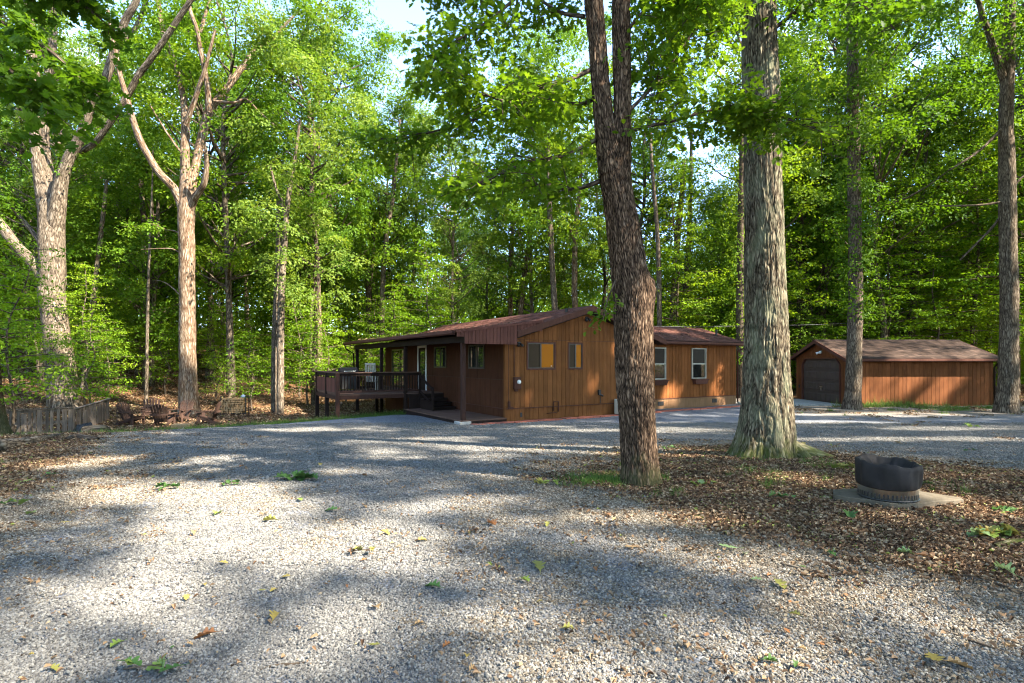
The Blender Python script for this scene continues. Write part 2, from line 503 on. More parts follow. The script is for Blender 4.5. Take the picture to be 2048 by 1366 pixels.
def planks(parent, mat, x0, x1, y, z0, ztop, holes=(), w=PW, name='plank', dz=HZ, rgen=random.Random(3), axis='x', join=False, sgn=-1):
    """boards side by side from x0 to x1 on the plane y (or on the plane x=y when axis is 'y'), tops following ztop(x)"""
    n = max(1, round((x1 - x0) / w)); w = (x1 - x0) / n
    J = MB(dz)
    for i in range(n):
        a, b = x0 + i * w + GAP / 2, x0 + (i + 1) * w - GAP / 2
        mb = J if join else MB(dz)
        t = PT + rgen.uniform(-.003, .003)
        za, zb = ztop(a), ztop(b)
        zm = min(za, zb)
        rects = cut_rects(a, b, z0, zm, holes)
        ya, yb = (y - t, y - .0005) if sgn < 0 else (y + .0005, y + t)
        for k, (ra, rb, rc, rd) in enumerate(rects):
            if k and not join: mb.build(name, mat, parent); mb = MB(dz)
            top = abs(rd - zm) < 1e-6
            q0, q1 = (za, zb) if top else (rd, rd)
            if axis == 'x':
                mb.hexa([(ra, ya, rc), (rb, ya, rc), (rb, yb, rc), (ra, yb, rc)], [(ra, ya, q0), (rb, ya, q1), (rb, yb, q1), (ra, yb, q0)])
            else:
                mb.hexa([(ya, rb, rc), (ya, ra, rc), (yb, ra, rc), (yb, rb, rc)], [(ya, rb, q1), (ya, ra, q0), (yb, ra, q0), (yb, rb, q1)])
        if not join: mb.build(name, mat, parent)
    if join:
        o = J.build(name, mat, parent); o['kind'] = 'stuff'; return o

SL = .3127
def gable_top(t): return min(2.60 + SL * (t + .0), 2.60 + SL * (7.28 - t)) - .05
# --- main gable wall
gw = hb().prism([(0, .001, -1.0), (7.28, .001, -1.0), (7.28, .001, 2.50), (3.64, .001, 3.62), (0, .001, 2.50)][::-1], (0, .12, 0)).build('gable_wall', M['back'], house)
GWIN = [(.945, 2.10, 1.335, 2.245), (2.78, 3.385, 1.335, 2.25)]
planks(gw, M['skirt'] if False else M['cedar'], 0, 7.28, 0, -.95, lambda t: -.095)
planks(gw, M['cedar'], 0, 7.28, -.006, -.068, lambda t: 2.36, GWIN)
planks(gw, M['cedar'], 0, 7.28, -.012, 2.372, gable_top)
hb().box(-.01, 7.29, -.052, -.001, -.094, -.070).box(-.005, 7.28, -.034, -.001, 2.361, 2.371).build('ledge', M['trim'], gw)
hb().box(-.03, .045, -.045, .05, -.98, 2.40).build('corner_board', M['cedar'], gw)

def slider(x0, x1, y, z0, z1, par, split, lmat, rmat, frame, sill=True):
    """window: box frame proud of the boards, two panes set back, a mullion"""
    w = .055
    f = hb()
    f.box(x0 - w, x0, y - .05, y, z0 - w, z1 + w).box(x1, x1 + w, y - .05, y, z0 - w, z1 + w)
    f.box(x0, x1, y - .05, y, z1, z1 + w).box(x0, x1, y - .065, y, z0 - w, z0)
    win = f.build('window', M['trim'] if frame == 'wood' else frame, par)
    b = .028
    g = hb().box(x0, x0 + b, y - .03, y - .002, z0, z1).box(x1 - b, x1, y - .03, y - .002, z0, z1)
    g.box(x0 + b, x1 - b, y - .03, y - .002, z1 - b, z1).box(x0 + b, x1 - b, y - .03, y - .002, z0, z0 + b)
    g.box(split - .03, split + .03, y - .036, y - .002, z0 + b, z1 - b)
    g.build('sash', M['bronze'], win)
    hb().box(x0 + b, split - .03, y - .012, y - .004, z0 + b, z1 - b).build('pane', lmat, win)
    hb().box(split + .03, x1 - b, y - .016, y - .004, z0 + b, z1 - b).build('pane', rmat, win)
    return win
w1 = slider(*GWIN[0][:2], 0, *GWIN[0][2:], house, 1.50, M['screen'], M['blind_lit'], 'wood')
w1['label'] = 'wide sliding window with an orange blind in its right half'
hb().box(1.95, 1.99, -.045, -.02, 1.40, 1.43).build('sticker', M['white'], w1)
w2 = slider(*GWIN[1][:2], 0, *GWIN[1][2:], house, 3.09, M['screen'], M['blind_lit'], 'wood')
w2['label'] = 'narrow sliding window with an orange blind'
# gable fittings
hb().tube([(.36, -.035, 2.38), (.36, -.035, 1.06)], .016).tube([(.36, -.035, 2.38), (.36, -.035, 2.62)], .02).build('conduit', M['trim'], house, True)
mt = hb().box(.32, .60, -.13, -.02, .60, 1.03).box(.36, .50, -.10, -.02, .52, .60).build('electric_meter', M['trim'], house, bevel=.01)
mt['label'] = 'brown electric meter box with a round glass dial'
MBm = hb()
MBm.tube([(.50, -.12, .86), (.50, -.16, .86), (.50, -.19, .86)], [.075, .075, .055], 16).build('dial', M['white'], mt, True)
fl = hb().box(.50, .62, -.06, -.02, 2.20, 2.28).build('floodlight', M['black_metal'], house)
hb().tube([(.52, -.07, 2.22), (.46, -.15, 2.14)], [.035, .055], 10).tube([(.60, -.07, 2.22), (.66, -.15, 2.13)], [.035, .055], 10).build('lamp_head', M['black_metal'], fl, True)
fl = hb().box(3.56, 3.68, -.06, -.02, 3.22, 3.30).build('floodlight', M['black_metal'], house)
hb().tube([(3.58, -.07, 3.24), (3.52, -.15, 3.15)], [.035, .06], 10).tube([(3.66, -.07, 3.24), (3.72, -.15, 3.15)], [.035, .06], 10).build('lamp_head', M['black_metal'], fl, True)
hb().box(.10, .18, -.09, -.02, -.10, .18).box(.18, .30, -.09, -.02, -.10, -.02).build('cable_box', M['trim'], house)
hb().tube([(.13, -.03, 2.36), (.13, -.03, .18)], .01, 6).build('cable', M['trim'], house)
hb().tube([(2.05, -.04, -.25), (2.05, -.06, .10), (2.28, -.06, .10), (2.28, -.04, -.28)], .022, 8).tube([(1.75, -.05, -.32), (2.2, -.05, -.30)], .015, 6).build('gas_pipe', M['trim'], house, True)
hb().box(4.18, 4.28, -.10, -.02, .28, .48).tube([(4.24, -.06, .30), (4.40, -.09, .24)], .035, 8).tube([(4.30, -.04, .28), (4.30, -.04, -.05)], .014, 6).build('vent_hood', M['black_metal'], house)
hb().box(.62, .70, -.035, -.02, -.40, -.24).build('outlet', M['black_metal'], house)

# --- outdoor heat pump in the corner: stands on the ground
hp = empty('heat_pump', (0, 0, 0), 0, 'cream air conditioning unit behind the forked tree trunk at the cabin wall', 'air conditioner')
hp.matrix_world = Matrix.Translation((-.25, 19.4, HZ)) @ Matrix.Rotation(hrot, 4, 'Z')
M['cream'] = flat_mat('cream_metal', (.52, .48, .38), .45, .4, var=.08)
hb().box(4.90, 5.75, -.52, -.16, -.48, .10).build('casing', M['cream'], hp, bevel=.015)
gr = hb()
for k in range(9): gr.box(5.30, 5.68, -.535, -.522, -.42 + k * .055, -.395 + k * .055)
gr.build('grille', M['black_metal'], hp)
hb().box(4.92, 5.10, -.50, -.2, -.60, -.48).box(5.55, 5.73, -.50, -.2, -.60, -.48).build('foot', M['black_metal'], hp)

# --- porch wall, seen at a glancing angle
pw = hb().box(.0015, .12, .12, 13.0, -1.6, 2.62).build('porch_wall', M['back'], house)
PWIN = [(1.51, 2.69, 1.36, 2.17), (4.93, 6.11, 1.36, 2.17), (7.15, 8.05, .16, 2.22), (9.6, 11.8, .35, 2.15)]
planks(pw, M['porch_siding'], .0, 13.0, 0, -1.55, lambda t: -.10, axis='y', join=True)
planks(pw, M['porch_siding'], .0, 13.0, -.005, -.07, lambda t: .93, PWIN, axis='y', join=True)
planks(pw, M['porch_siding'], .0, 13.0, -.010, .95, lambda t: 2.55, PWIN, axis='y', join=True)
hb().box(-.05, -.001, .05, 12.98, -.094, -.071).build('ledge', M['trim'], pw)
def pwin(y0, y1, z0, z1, split=True, name='window'):
    w = .06
    f = hb().box(-.055, 0, y0 - w, y0, z0 - w, z1 + w).box(-.055, 0, y1, y1 + w, z0 - w, z1 + w).box(-.055, 0, y0, y1, z1, z1 + w).box(-.055, 0, y0, y1, z0 - w, z0)
    if split: f.box(-.035, -.002, (y0 + y1) / 2 - .03, (y0 + y1) / 2 + .03, z0, z1)
    win = f.build(name, M['bronze'], house)
    hb().box(-.012, -.003, y0, y1, z0, z1).build('pane', M['porch_glass'], win)
    return win
pwin(*PWIN[0]); pwin(*PWIN[1])
pw4 = pwin(*PWIN[3])
dr = hb().box(-.06, 0, 7.05, 7.15, .14, 2.32).box(-.06, 0, 8.05, 8.15, .14, 2.32).box(-.06, 0, 7.15, 8.05, 2.22, 2.32).build('door', M['white'], house)
dr['label'] = 'glazed porch door in a white frame'
d2 = hb().box(-.04, -.004, 7.15, 7.28, .16, 2.2).box(-.04, -.004, 7.92, 8.05, .16, 2.2).box(-.04, -.004, 7.28, 7.92, 2.08, 2.2).box(-.04, -.004, 7.28, 7.92, .16, .95).build('leaf', M['dark_trim'], dr)
hb().box(-.016, -.006, 7.28, 7.92, .95, 2.08).build('pane', M['porch_glass'], dr)
hb().tube([(-.05, 7.25, 1.15), (-.10, 7.25, 1.15)], .03, 8).build('handle', M['steel'], dr)
# far side of the body, wing and rear
hb().box(7.16, 7.28, .12, 13.0, -1.0, 2.55).build('side_wall', M['cedar'], house)
hb().prism([(0, 13.0, -1.6), (7.28, 13.0, -1.0), (7.28, 13.0, 2.50), (3.64, 13.0, 3.60), (0, 13.0, 2.50)][::-1], (0, .1, 0)).build('rear_wall', M['cedar'], house)

# --- wing
ww = hb().box(7.30, 13.68, .901, 1.02, -1.0, 2.45).box(13.56, 13.68, 1.02, 5.4, -1.0, 2.45).box(7.3, 13.56, 5.28, 5.4, -1, 2.4).prism([(13.57, .95, 2.45), (13.57, 5.4, 2.45), (13.57, 3.17, 3.18)], (.1, 0, 0)).build('wing_wall', M['back'], house)
WWIN = [(7.90, 8.78, .83, 2.15), (10.57, 11.44, .83, 2.15)]
hb().box(7.30, 13.70, .868, .8995, -.95, -.10).build('foundation', M['skirt'], ww)
planks(ww, M['cedar_wing'], 7.30, 13.68, .895, -.07, lambda t: 2.36, WWIN)
planks(ww, M['cedar_wing'], .90, 5.4, 13.682, -.07, lambda t: 2.40, axis='y', sgn=1)
hb().box(7.30, 13.72, .845, .90, -.098, -.072).build('ledge', M['trim'], ww)
hb().box(13.62, 13.705, .86, .95, -.07, 2.40).build('corner_board', M['cedar_wing'], ww)
def hung(x0, x1, z0, z1, y):
    w = .05
    f = hb().box(x0 - w, x0, y - .06, y, z0 - w, z1 + w).box(x1, x1 + w, y - .06, y, z0 - w, z1 + w).box(x0, x1, y - .06, y, z1, z1 + w).box(x0, x1, y - .075, y, z0 - w, z0)
    win = f.build('window', M['vinyl'], house)
    zm = (z0 + z1) / 2 - .02; b = .03
    g = hb().box(x0, x1, y - .05, y - .003, zm - .03, zm + .03)
    for a, c, dd in ((zm + .03, z1, .03), (z0, zm - .03, .042)):
        g.box(x0, x0 + b, y - dd, y - .003, a, c).box(x1 - b, x1, y - dd, y - .003, a, c)
    g.build('sash', M['vinyl'], win)
    hb().box(x0 + b, x1 - b, y - .014, y - .004, zm + .03, z1).build('pane', M['blind_dark'], win)
    hb().box(x0 + b, x1 - b, y - .022, y - .004, z0, zm - .03).build('pane', M['glass'], win)
    bx = hb().hexa([(x0 + .06, y - .20, z0 - .30), (x1 - .06, y - .20, z0 - .30), (x1 - .06, y - .02, z0 - .30), (x0 + .06, y - .02, z0 - .30)],
                   [(x0 - .02, y - .24, z0 - .07), (x1 + .02, y - .24, z0 - .07), (x1 + .02, y - .02, z0 - .07), (x0 - .02, y - .02, z0 - .07)])
    bx.box(x0 - .05, x1 + .05, y - .25, y - .02, z0 - .10, z0 - .068)
    o = bx.build('window_box', M['trim'], win)
for wq in WWIN: hung(*wq, .875)
for a in (8.35, 11.95):
    v = hb().box(a, a + .36, .85, .8675, -.38, -.20).build('foundation_vent', M['black_metal'], house)
    l = hb()
    for k in range(4): l.box(a + .02, a + .34, .842, .8495, -.365 + k * .042, -.345 + k * .042)
    l.build('louvre', M['bronze'], v)

# --- roofs: a thin slab and courses of shingles on top
def shingles(name, mat, E0, E1, U, par, dz=HZ, course=.15, tab=.32, th=.012, seed=1, inv=None):
    """courses from the eave E0-E1 up by the vector U"""
    E0, E1, U = (np.array(v, float) for v in (E0, E1, U))
    A = E1 - E0; La = np.linalg.norm(A); a = A / La; Lu = np.linalg.norm(U); u = U / Lu
    n = np.cross(a, u); n /= np.linalg.norm(n)
    if n[2] < 0: n = -n
    r = np.random.default_rng(seed); V, Fq, T = [], [], []
    nc = int(Lu / course)
    for k in range(nc):
        lo, hi = k * course, min(Lu, (k + 1) * course + .03)
        x = -r.uniform(0, tab)
        while x < La:
            w = tab * r.uniform(.55, 1.1); x0, x1 = max(x, 0), min(x + w - .008, La); x += w
            if x1 - x0 < .03: continue
            j = r.uniform(-.008, .008); t = th * r.uniform(.8, 1.5)
            b = len(V)
            for s_, e_ in ((x0, lo + j), (x1, lo + j), (x1, hi), (x0, hi)):
                p = E0 + a * s_ + u * e_
                h0 = .004 if e_ > lo + .05 else .010
                V.append(p + n * h0)
            for i_ in range(4): V.append(V[b + i_] + n * (t if i_ < 2 else .004))
            V[b:b + 8] = [v - np.array((0, 0, dz)) for v in V[b:b + 8]]
            fs = [(4, 5, 6, 7), (0, 1, 5, 4), (1, 2, 6, 5), (3, 0, 4, 7)]
            Fq += [tuple(b + q for q in f) for f in fs]; T += [r.uniform()] * 4
    o = link(name, mesh_np(name, np.array(V), np.array(Fq), mat, attrs={'tint': ('FACE', T)}), par)
    o['kind'] = 'stuff'; return o
def slab(poly, th, name, mat, par, dz=HZ):
    return MB(dz).prism(poly, (0, 0, -th)).build(name, mat, par)
y0r, y1r = -.42, 13.4
rp = 3.68; re_l, re_r = 2.62, 2.51
roof = slab([(3.64, y0r, rp), (7.5, y0r, 2.475), (7.5, y1r, 2.475), (3.64, y1r, rp)][::-1], .06, 'roof', M['dark_trim'], house)
slab([(.25, y0r, re_l), (3.64, y0r, rp), (3.64, y1r, rp), (.25, y1r, re_l)][::-1], .06, 'roof_deck', M['dark_trim'], roof)
shingles('shingle', M['shingle'], (.25, y0r, re_l), (.25, y1r, re_l), (3.39, 0, rp - re_l), roof)
shingles('shingle', M['shingle'], (7.5, y0r, 2.475), (7.5, y1r, 2.475), (-3.86, 0, rp - 2.475), roof, seed=2)
hb().hexa([(3.5, y0r, rp - .04), (3.78, y0r, rp - .04), (3.78, y1r, rp - .04), (3.5, y1r, rp - .04)], [(3.62, y0r, rp + .035), (3.66, y0r, rp + .035), (3.66, y1r, rp + .035), (3.62, y1r, rp + .035)]).build('ridge_cap', M['shingle'], roof)
for (a, za), (b, zb) in (((.25, re_l), (3.64, rp)), ((3.64, rp), (7.5, 2.475))):
    hb().prism([(a, -.46, za + .012), (b, -.46, zb + .012), (b, -.46, zb - .20), (a, -.46, za - .20)], (0, .035, 0)).build('fascia', M['trim'], house)
hb().prism([(.3, -.42, 2.41), (3.64, -.42, 3.46), (3.64, -.02, 3.46), (.3, -.02, 2.41)], (0, 0, -.012)).prism([(3.64, -.42, 3.46), (7.4, -.42, 2.29), (7.4, -.02, 2.29), (3.64, -.02, 3.46)], (0, 0, -.012)).build('soffit', M['dark_trim'], house)
vp = hb().tube([(2.95, .35, 3.4), (2.95, .35, 3.62)], .05, 10).build('vent_pipe', M['black_metal'], roof)
# porch roof, lower pitch, laid over the main slope
pr = slab([(-2.1, y0r - .02, 2.60), (1.32, y0r - .02, 3.04), (1.32, 13.45, 3.04), (-2.1, 13.45, 2.60)][::-1], .05, 'porch_roof', M['dark_trim'], house)
shingles('shingle', M['shingle'], (-2.1, y0r - .02, 2.60), (-2.1, 13.45, 2.60), (3.42, 0, .44), pr, seed=5)
hb().prism([(-2.1, -.475, 2.61), (1.32, -.475, 3.05), (1.32, -.475, 2.98), (-2.1, -.475, 2.53)], (0, .03, 0)).build('fascia', M['panel_red'], pr)
g = hb()
g.prism([(-2.24, -.42, 2.60), (-2.24, -.42, 2.50), (-2.19, -.42, 2.46), (-2.12, -.42, 2.46), (-2.12, -.42, 2.595), (-2.135, -.42, 2.595), (-2.135, -.42, 2.475), (-2.18, -.42, 2.475), (-2.225, -.42, 2.51), (-2.225, -.42, 2.60)], (0, 13.85, 0))
g.build('gutter', M['trim'], pr)
hb().tube([(-2.18, 13.3, 2.47), (-2.1, 13.25, 2.25), (-1.75, 13.1, 2.0), (-1.70, 13.05, .2)], .04, 8).build('downspout', M['dark_trim'], pr, True)
# boarded end of the porch roof
ep = hb().prism([(-1.78, -.405, 2.17), (.25, -.405, 2.17), (.25, -.405, 2.84), (-2.05, -.405, 2.545), (-2.05, -.405, 2.40), (-1.78, -.405, 2.40)], (0, .04, 0)).build('porch_gable', M['back'], house)
planks(ep, M['panel_red'], -1.78, .25, -.41, 2.17, lambda t: 2.545 + .1287 * (t + 2.1), w=.135)
planks(ep, M['panel_red'], .26, 1.30, -.41, 2.66, lambda t: max(2.68, 2.545 + .1287 * (t + 2.1)), w=.135)
planks(ep, M['panel_red'], -2.06, -1.785, -.41, 2.40, lambda t: 2.545 + .1287 * (t + 2.1), w=.135)
# porch frame
for s_, zb in ((0.0, -.42), (5.49, -1.1), (8.70, -1.4), (12.8, -1.8)):
    hb().box(-1.70, -1.56, s_ - .07, s_ + .07, zb, 2.22).build('porch_post', M['post'] if s_ == 0 else M['dark_trim'], house, bevel=.006)
hb().box(-1.86, -1.42, -.22, .22, -.80, -.42).build('post_footing', M['concrete'], house, bevel=.02)
hb().box(-1.72, -1.54, -.35, 13.1, 2.22, 2.44).build('porch_beam', M['dark_trim'], house)
hb().box(-1.53, -.02, -.36, 13.1, 2.36, 2.40).build('porch_ceiling', M['dark_trim'], house)
# low front landing
fl_ = hb().box(-1.76, -.02, -.16, 5.2, -1.0, -.425).build('landing', M['dark_trim'], house)
k = 0; y = -.17
while y < 5.15:
    hb().box(-1.79, -.021, y, y + .138, -.423, -.385).build('plank', M['deck'], fl_); y += .145
# steps
st = hb().box(-1.15, -1.11, 3.7, 5.2, -.384, .0).build('stairs', M['dark_trim'], house)
for i in range(3):
    hb().box(-1.14, -.10, 3.75 + i * .42, 4.20 + i * .42, -.30 + i * .155, -.26 + i * .155).box(-1.10, -.12, 3.80 + i * .42, 3.83 + i * .42, -.384 + i * .155, -.31 + i * .155).build('tread', M['dark_trim'], st)
hb().bar((-1.13, 3.75, .45), (-1.13, 5.15, .98), .05, .09).box(-1.17, -1.09, 3.72, 3.80, -.384, .55).box(-1.17, -1.09, 5.1, 5.18, -.384, 1.08).bar((-1.13, 3.78, -.15), (-1.13, 5.12, .35), .04, .08).build('handrail', M['dark_trim'], st)
# deck
DZ = .25
dk = hb().box(-1.60, -.03, 5.2, 13.0, DZ - .18, DZ - .03).box(-4.42, -1.62, 5.53, 9.2, DZ - .17, DZ - .03).build('deck', M['dark_trim'], house)
db = hb()
y = 5.2
while y < 12.95: db.box(-1.62, -.03, y, y + .138, DZ - .029, DZ); y += .145
y = 5.5
while y < 9.2: db.box(-4.44, -1.625, y, y + .138, DZ - .029, DZ); y += .145
o = db.build('floor_board', M['deck'], dk); o['kind'] = 'stuff'
hb().box(-4.46, -1.62, 5.46, 5.50, DZ - .185, DZ - .032).build('rim_joist', M['post'], dk)
hb().box(-4.50, -4.46, 5.46, 9.25, DZ - .185, DZ - .032).build('rim_joist', M['post'], dk)
hb().box(-1.60, -.03, 5.16, 5.199, -1.2, DZ - .04).build('under_deck_shade', M['dark_trim'], dk)  # added dark board stands in for the shadow under the deck
for (t_, s_, mt_) in ((-4.44, 5.48, 'post'), (-4.44, 7.3, 'dark_trim'), (-4.44, 9.2, 'dark_trim'), (-1.70, 9.2, 'dark_trim')):
    hb().box(t_ - .07, t_ + .07, s_ - .07, s_ + .07, -1.6, DZ + .86).build('deck_post', M[mt_], dk, bevel=.005)
    hb().box(t_ - .13, t_ + .13, s_ - .13, s_ + .13, -1.7, gzf(-.25 + .856 * t_ - .517 * s_, 19.4 + .517 * t_ + .856 * s_) + .05).build('footing', M['concrete'], dk)
hb().bar((-4.3, 5.48, -.05), (-4.30, 6.3, -.75), .05, .09).build('brace', M['weathered'], dk)
rl = hb().box(-4.54, -.95, 5.40, 5.56, DZ + .86, DZ + .90).box(-4.54, -4.36, 5.56, 9.28, DZ + .86, DZ + .90).box(-4.36, -1.7, 9.12, 9.28, DZ + .86, DZ + .90).build('railing', M['deck'], dk)
hb().box(-4.37, -1.70, 5.46, 5.50, DZ + .74, DZ + .859).box(-1.55, -.95, 5.46, 5.50, DZ + .74, DZ + .859).build('top_rail', M['dark_trim'], rl)
hb().box(-4.37, -1.70, 5.46, 5.50, DZ + .07, DZ + .16).box(-1.55, -.95, 5.46, 5.50, DZ + .07, DZ + .16).build('bottom_rail', M['post'], rl)
bal = hb().box(-.018, .018, -.018, .018, HZ, HZ + .58).mesh('baluster', M['dark_trim'])
t_ = -4.28
while t_ < -.98:
    if not (-1.75 < t_ < -1.5): link('baluster', bal, rl, (t_, 5.48, DZ + .16 - HZ))
    t_ += .118
t_ = -4.28
while t_ < -1.75: link('baluster', bal, rl, (t_, 9.2, DZ + .16 - HZ)); t_ += .118
hb().box(-4.36, -1.75, 9.18, 9.22, DZ + .74, DZ + .859).box(-4.36, -1.75, 9.18, 9.22, DZ + .07, DZ + .16).build('rear_rail', M['dark_trim'], rl)
for a, b in ((5.56, 7.22), (7.38, 9.12)):
    pn = hb().box(-4.46, -4.43, a, b, DZ + .10, DZ + .66).build('side_panel', M['panel_red'], rl)
    hb().box(-4.47, -4.42, a, b, DZ + .02, DZ + .098).build('side_rail', M['deck'], rl)
    planks(pn, M['panel_red'], a, b, -4.461, DZ + .10, lambda t: DZ + .66, axis='y', w=.16)
    hb().box(-4.47, -4.42, a, b, DZ + .74, DZ + .859).build('side_rail', M['dark_trim'], rl)

# wing roof with eave board and gutter
we, wr, wslope = .45, 3.17, .30
wf = slab([(5.2, we, 2.49), (13.94, we, 2.49), (13.94, wr, 3.31), (5.2, wr, 3.31)], .05, 'wing_roof', M['dark_trim'], house)
slab([(5.2, wr, 3.31), (13.94, wr, 3.31), (13.94, 5.9, 2.49), (5.2, 5.9, 2.49)], .05, 'roof_deck', M['dark_trim'], wf)
shingles('shingle', M['shingle'], (5.4, we, 2.49), (13.94, we, 2.49), (0, wr - we, .82), wf, seed=8)
shingles('shingle', M['shingle'], (5.4, 5.9, 2.49), (13.94, 5.9, 2.49), (0, wr - 5.9, .82), wf, seed=9)
hb().hexa([(5.4, wr - .14, 3.27), (13.95, wr - .14, 3.27), (13.95, wr + .14, 3.27), (5.4, wr + .14, 3.27)], [(5.4, wr - .02, 3.345), (13.95, wr - .02, 3.345), (13.95, wr + .02, 3.345), (5.4, wr + .02, 3.345)]).build('ridge_cap', M['shingle'], wf)
hb().box(7.4, 13.96, we - .03, we - .002, 2.33, 2.475).build('fascia', M['trim'], wf)
hb().prism([(13.945, we, 2.50), (13.945, wr, 3.33), (13.945, wr, 3.17), (13.945, we, 2.34)], (.03, 0, 0)).prism([(13.945, wr, 3.33), (13.945, 5.9, 2.50), (13.945, 5.9, 2.34), (13.945, wr, 3.17)], (.03, 0, 0)).build('fascia', M['trim'], wf)
hb().box(7.3, 13.94, we, .89, 2.36, 2.375).build('soffit', M['dark_trim'], wf)
hb().box(7.4, 13.9, we - .13, we - .031, 2.36, 2.46).build('gutter', M['trim'], wf, bevel=.015)
hb().tube([(13.8, we - .08, 2.38), (13.84, we + .1, 2.2), (13.8, .84, 2.1), (13.8, .84, -.42)], .038, 8).build('downspout', M['trim'], wf, True)
hb().tube([(13.8, .84, -.42), (13.86, .74, -.5), (14.5, .55, -.56), (15.1, .5, -.565)], .05, 8).build('drain_pipe', M['vinyl'], wf, True)
hb().tube([(13.3, 1.7, 2.75), (13.3, 1.7, 3.12)], .05, 10).tube([(13.3, 1.7, 3.12), (13.3, 1.7, 3.16)], .09, 10).build('vent_pipe', M['black_metal'], wf)

# --- red pavers along the wall
PTH = link('paver_path', MB().box(0, 14.2, -.42, -.06, -.02, .012).mesh('paver_path', flat_mat('path_grit', (.15, .15, .16), .95, .2, var=.4, scale=60)))
tag(PTH, 'row of red slabs laid along the cabin wall', kind='structure')
PTH.matrix_world = Matrix.Translation((-.25 - .517 * 0, 19.4, -.545)) @ Matrix.Rotation(hrot, 4, 'Z')
pvm = MB().box(-.24, .24, -.16, .16, -.02, .045).mesh('paver', M['terracotta'])
rp_ = random.Random(9); x = -1.25
for i in range(28):
    if i in (7, 12): x += .18
    o = link('paver', pvm, PTH, (x, -.36 + rp_.uniform(-.05, .05) + (.28 if x > 7.4 else 0), rp_.uniform(-.004, .012)))
    o.rotation_euler = (rp_.uniform(-.03, .03), rp_.uniform(-.02, .02), rp_.uniform(-.14, .14)); x += .52

# ------------------------------------------------------------ the garage
GZ0 = -.62
grot = math.atan2(.03, 1.0)
gar = empty('garage', (15.85, 26.0, GZ0), grot, 'low reddish brown garage with a dark roll up door at right', 'garage')
def gb(): return MB(GZ0)
GL, GW_, GE = 6.95, 4.5, 1.80
sw = gb().box(0, GL, .001, .12, -.95, GE - .05).box(GL - .12, GL, .12, GW_ - .12, -.95, GE - .05).box(0, GL, GW_ - .12, GW_, -.95, GE - .05).prism([(GL - .11, .05, GE - .05), (GL - .11, GW_ - .05, GE - .05), (GL - .11, GW_ / 2, 2.5)], (.1, 0, 0)).build('side_wall', M['back'], gar)
planks(sw, M['garage_siding'], 0, GL, 0, -.46, lambda t: GE - .03, dz=GZ0)
gb().box(-.02, GL + .02, -.045, -.001, -.85, -.47).build('sill_board', M['garage_siding'], sw)
gb().box(GL - .09, GL + .01, -.03, .09, -.46, GE - .06).box(-.035, .08, -.03, -.0185, -.46, GE - .06).build('corner_board', M['garage_siding'], sw)
def gtop(y): return GE - .02 + .345 * min(y, GW_ - y)
dy0, dy1, dzt = .62, 3.88, 1.72
fw = gb().prism([(.001, 0.12, -.95), (.001, dy0, -.95), (.001, dy0, dzt - .3), (.001, dy0 + .3, dzt), (.001, dy1 - .3, dzt), (.001, dy1, dzt - .3), (.001, dy1, -.95), (.001, GW_, -.95), (.001, GW_, GE - .05), (.001, GW_ / 2, 2.52), (.001, .12, GE - .05)][::-1], (.1, 0, 0)).build('front_wall', M['garage_siding'], gar)
for a, b, z0, zt in ((.0, dy0 - .09, -.5, None), (dy1 + .09, GW_, -.5, None)):
    planks(fw, M['garage_siding'], a, b, 0, z0, lambda t: gtop(t), axis='y', dz=GZ0)
planks(fw, M['garage_siding'], dy0 - .08, dy1 + .08, 0, dzt + .10, lambda t: gtop(t), axis='y', dz=GZ0)
tr = gb()
pts = [(dy0, -.5), (dy0, dzt - .3), (dy0 + .3, dzt), (dy1 - .3, dzt), (dy1, dzt - .3), (dy1, -.5)]
for (a, za), (b, zb) in zip(pts, pts[1:]): tr.bar((-.022, a, za), (-.022, b, zb), .04, .10, (1, 0, 0) if abs(a - b) > 1e-6 and abs(za - zb) < 1e-6 else (1, 0, 0))
tr.build('door_trim', M['trim'], fw)
gd = gb().box(.07, .10, dy0 + .01, dy1 - .01, -.55, dzt - .01).build('garage_door', M['door_paint'], gar)
gd['label'] = 'dark brown sectional garage door with raised panels'
zz = -.52; hs = (dzt + .5) / 4
for i in range(4):
    gb().box(.045, .069, dy0 + .02, dy1 - .02, zz + i * hs + .008, zz + (i + 1) * hs - .008).build('section', M['door_paint'], gd)
    for j in range(8):
        w = (dy1 - dy0 - .1) / 8; a = dy0 + .05 + j * w
        gb().hexa([(.044, a + w - .03, zz + i * hs + .09), (.044, a + .03, zz + i * hs + .09), (.044, a + .03, zz + (i + 1) * hs - .09), (.044, a + w - .03, zz + (i + 1) * hs - .09)],
                  [(.026, a + w - .06, zz + i * hs + .12), (.026, a + .06, zz + i * hs + .12), (.026, a + .06, zz + (i + 1) * hs - .12), (.026, a + w - .06, zz + (i + 1) * hs - .12)]).build('panel', M['door_paint'], gd)
gb().bar((.02, 2.15, .28), (.02, 2.35, .28), .03, .04).box(0.0, .044, 2.24, 2.28, .10, .24).build('handle', M['steel'], gd)
fl = gb().box(-.06, -.018, 2.1, 2.26, 2.0, 2.12).build('floodlight', M['white'], gar)
gb().tube([(-.06, 2.12, 2.06), (-.18, 2.02, 2.03)], [.04, .07], 10).tube([(-.06, 2.24, 2.05), (-.18, 2.34, 1.98)], [.04, .07], 10).build('lamp_head', M['white'], fl, True)
gb().box(-.05, -.019, 4.12, 4.22, .15, .32).build('key_box', M['black_metal'], gar)
gzr = 2.66
gr1 = MB(GZ0).prism([(-.32, -.30, GE - .10), (GL + .28, -.30, GE - .10), (GL + .28, GW_ / 2, gzr), (-.32, GW_ / 2, gzr)], (0, 0, -.05)).build('roof', M['dark_trim'], gar)
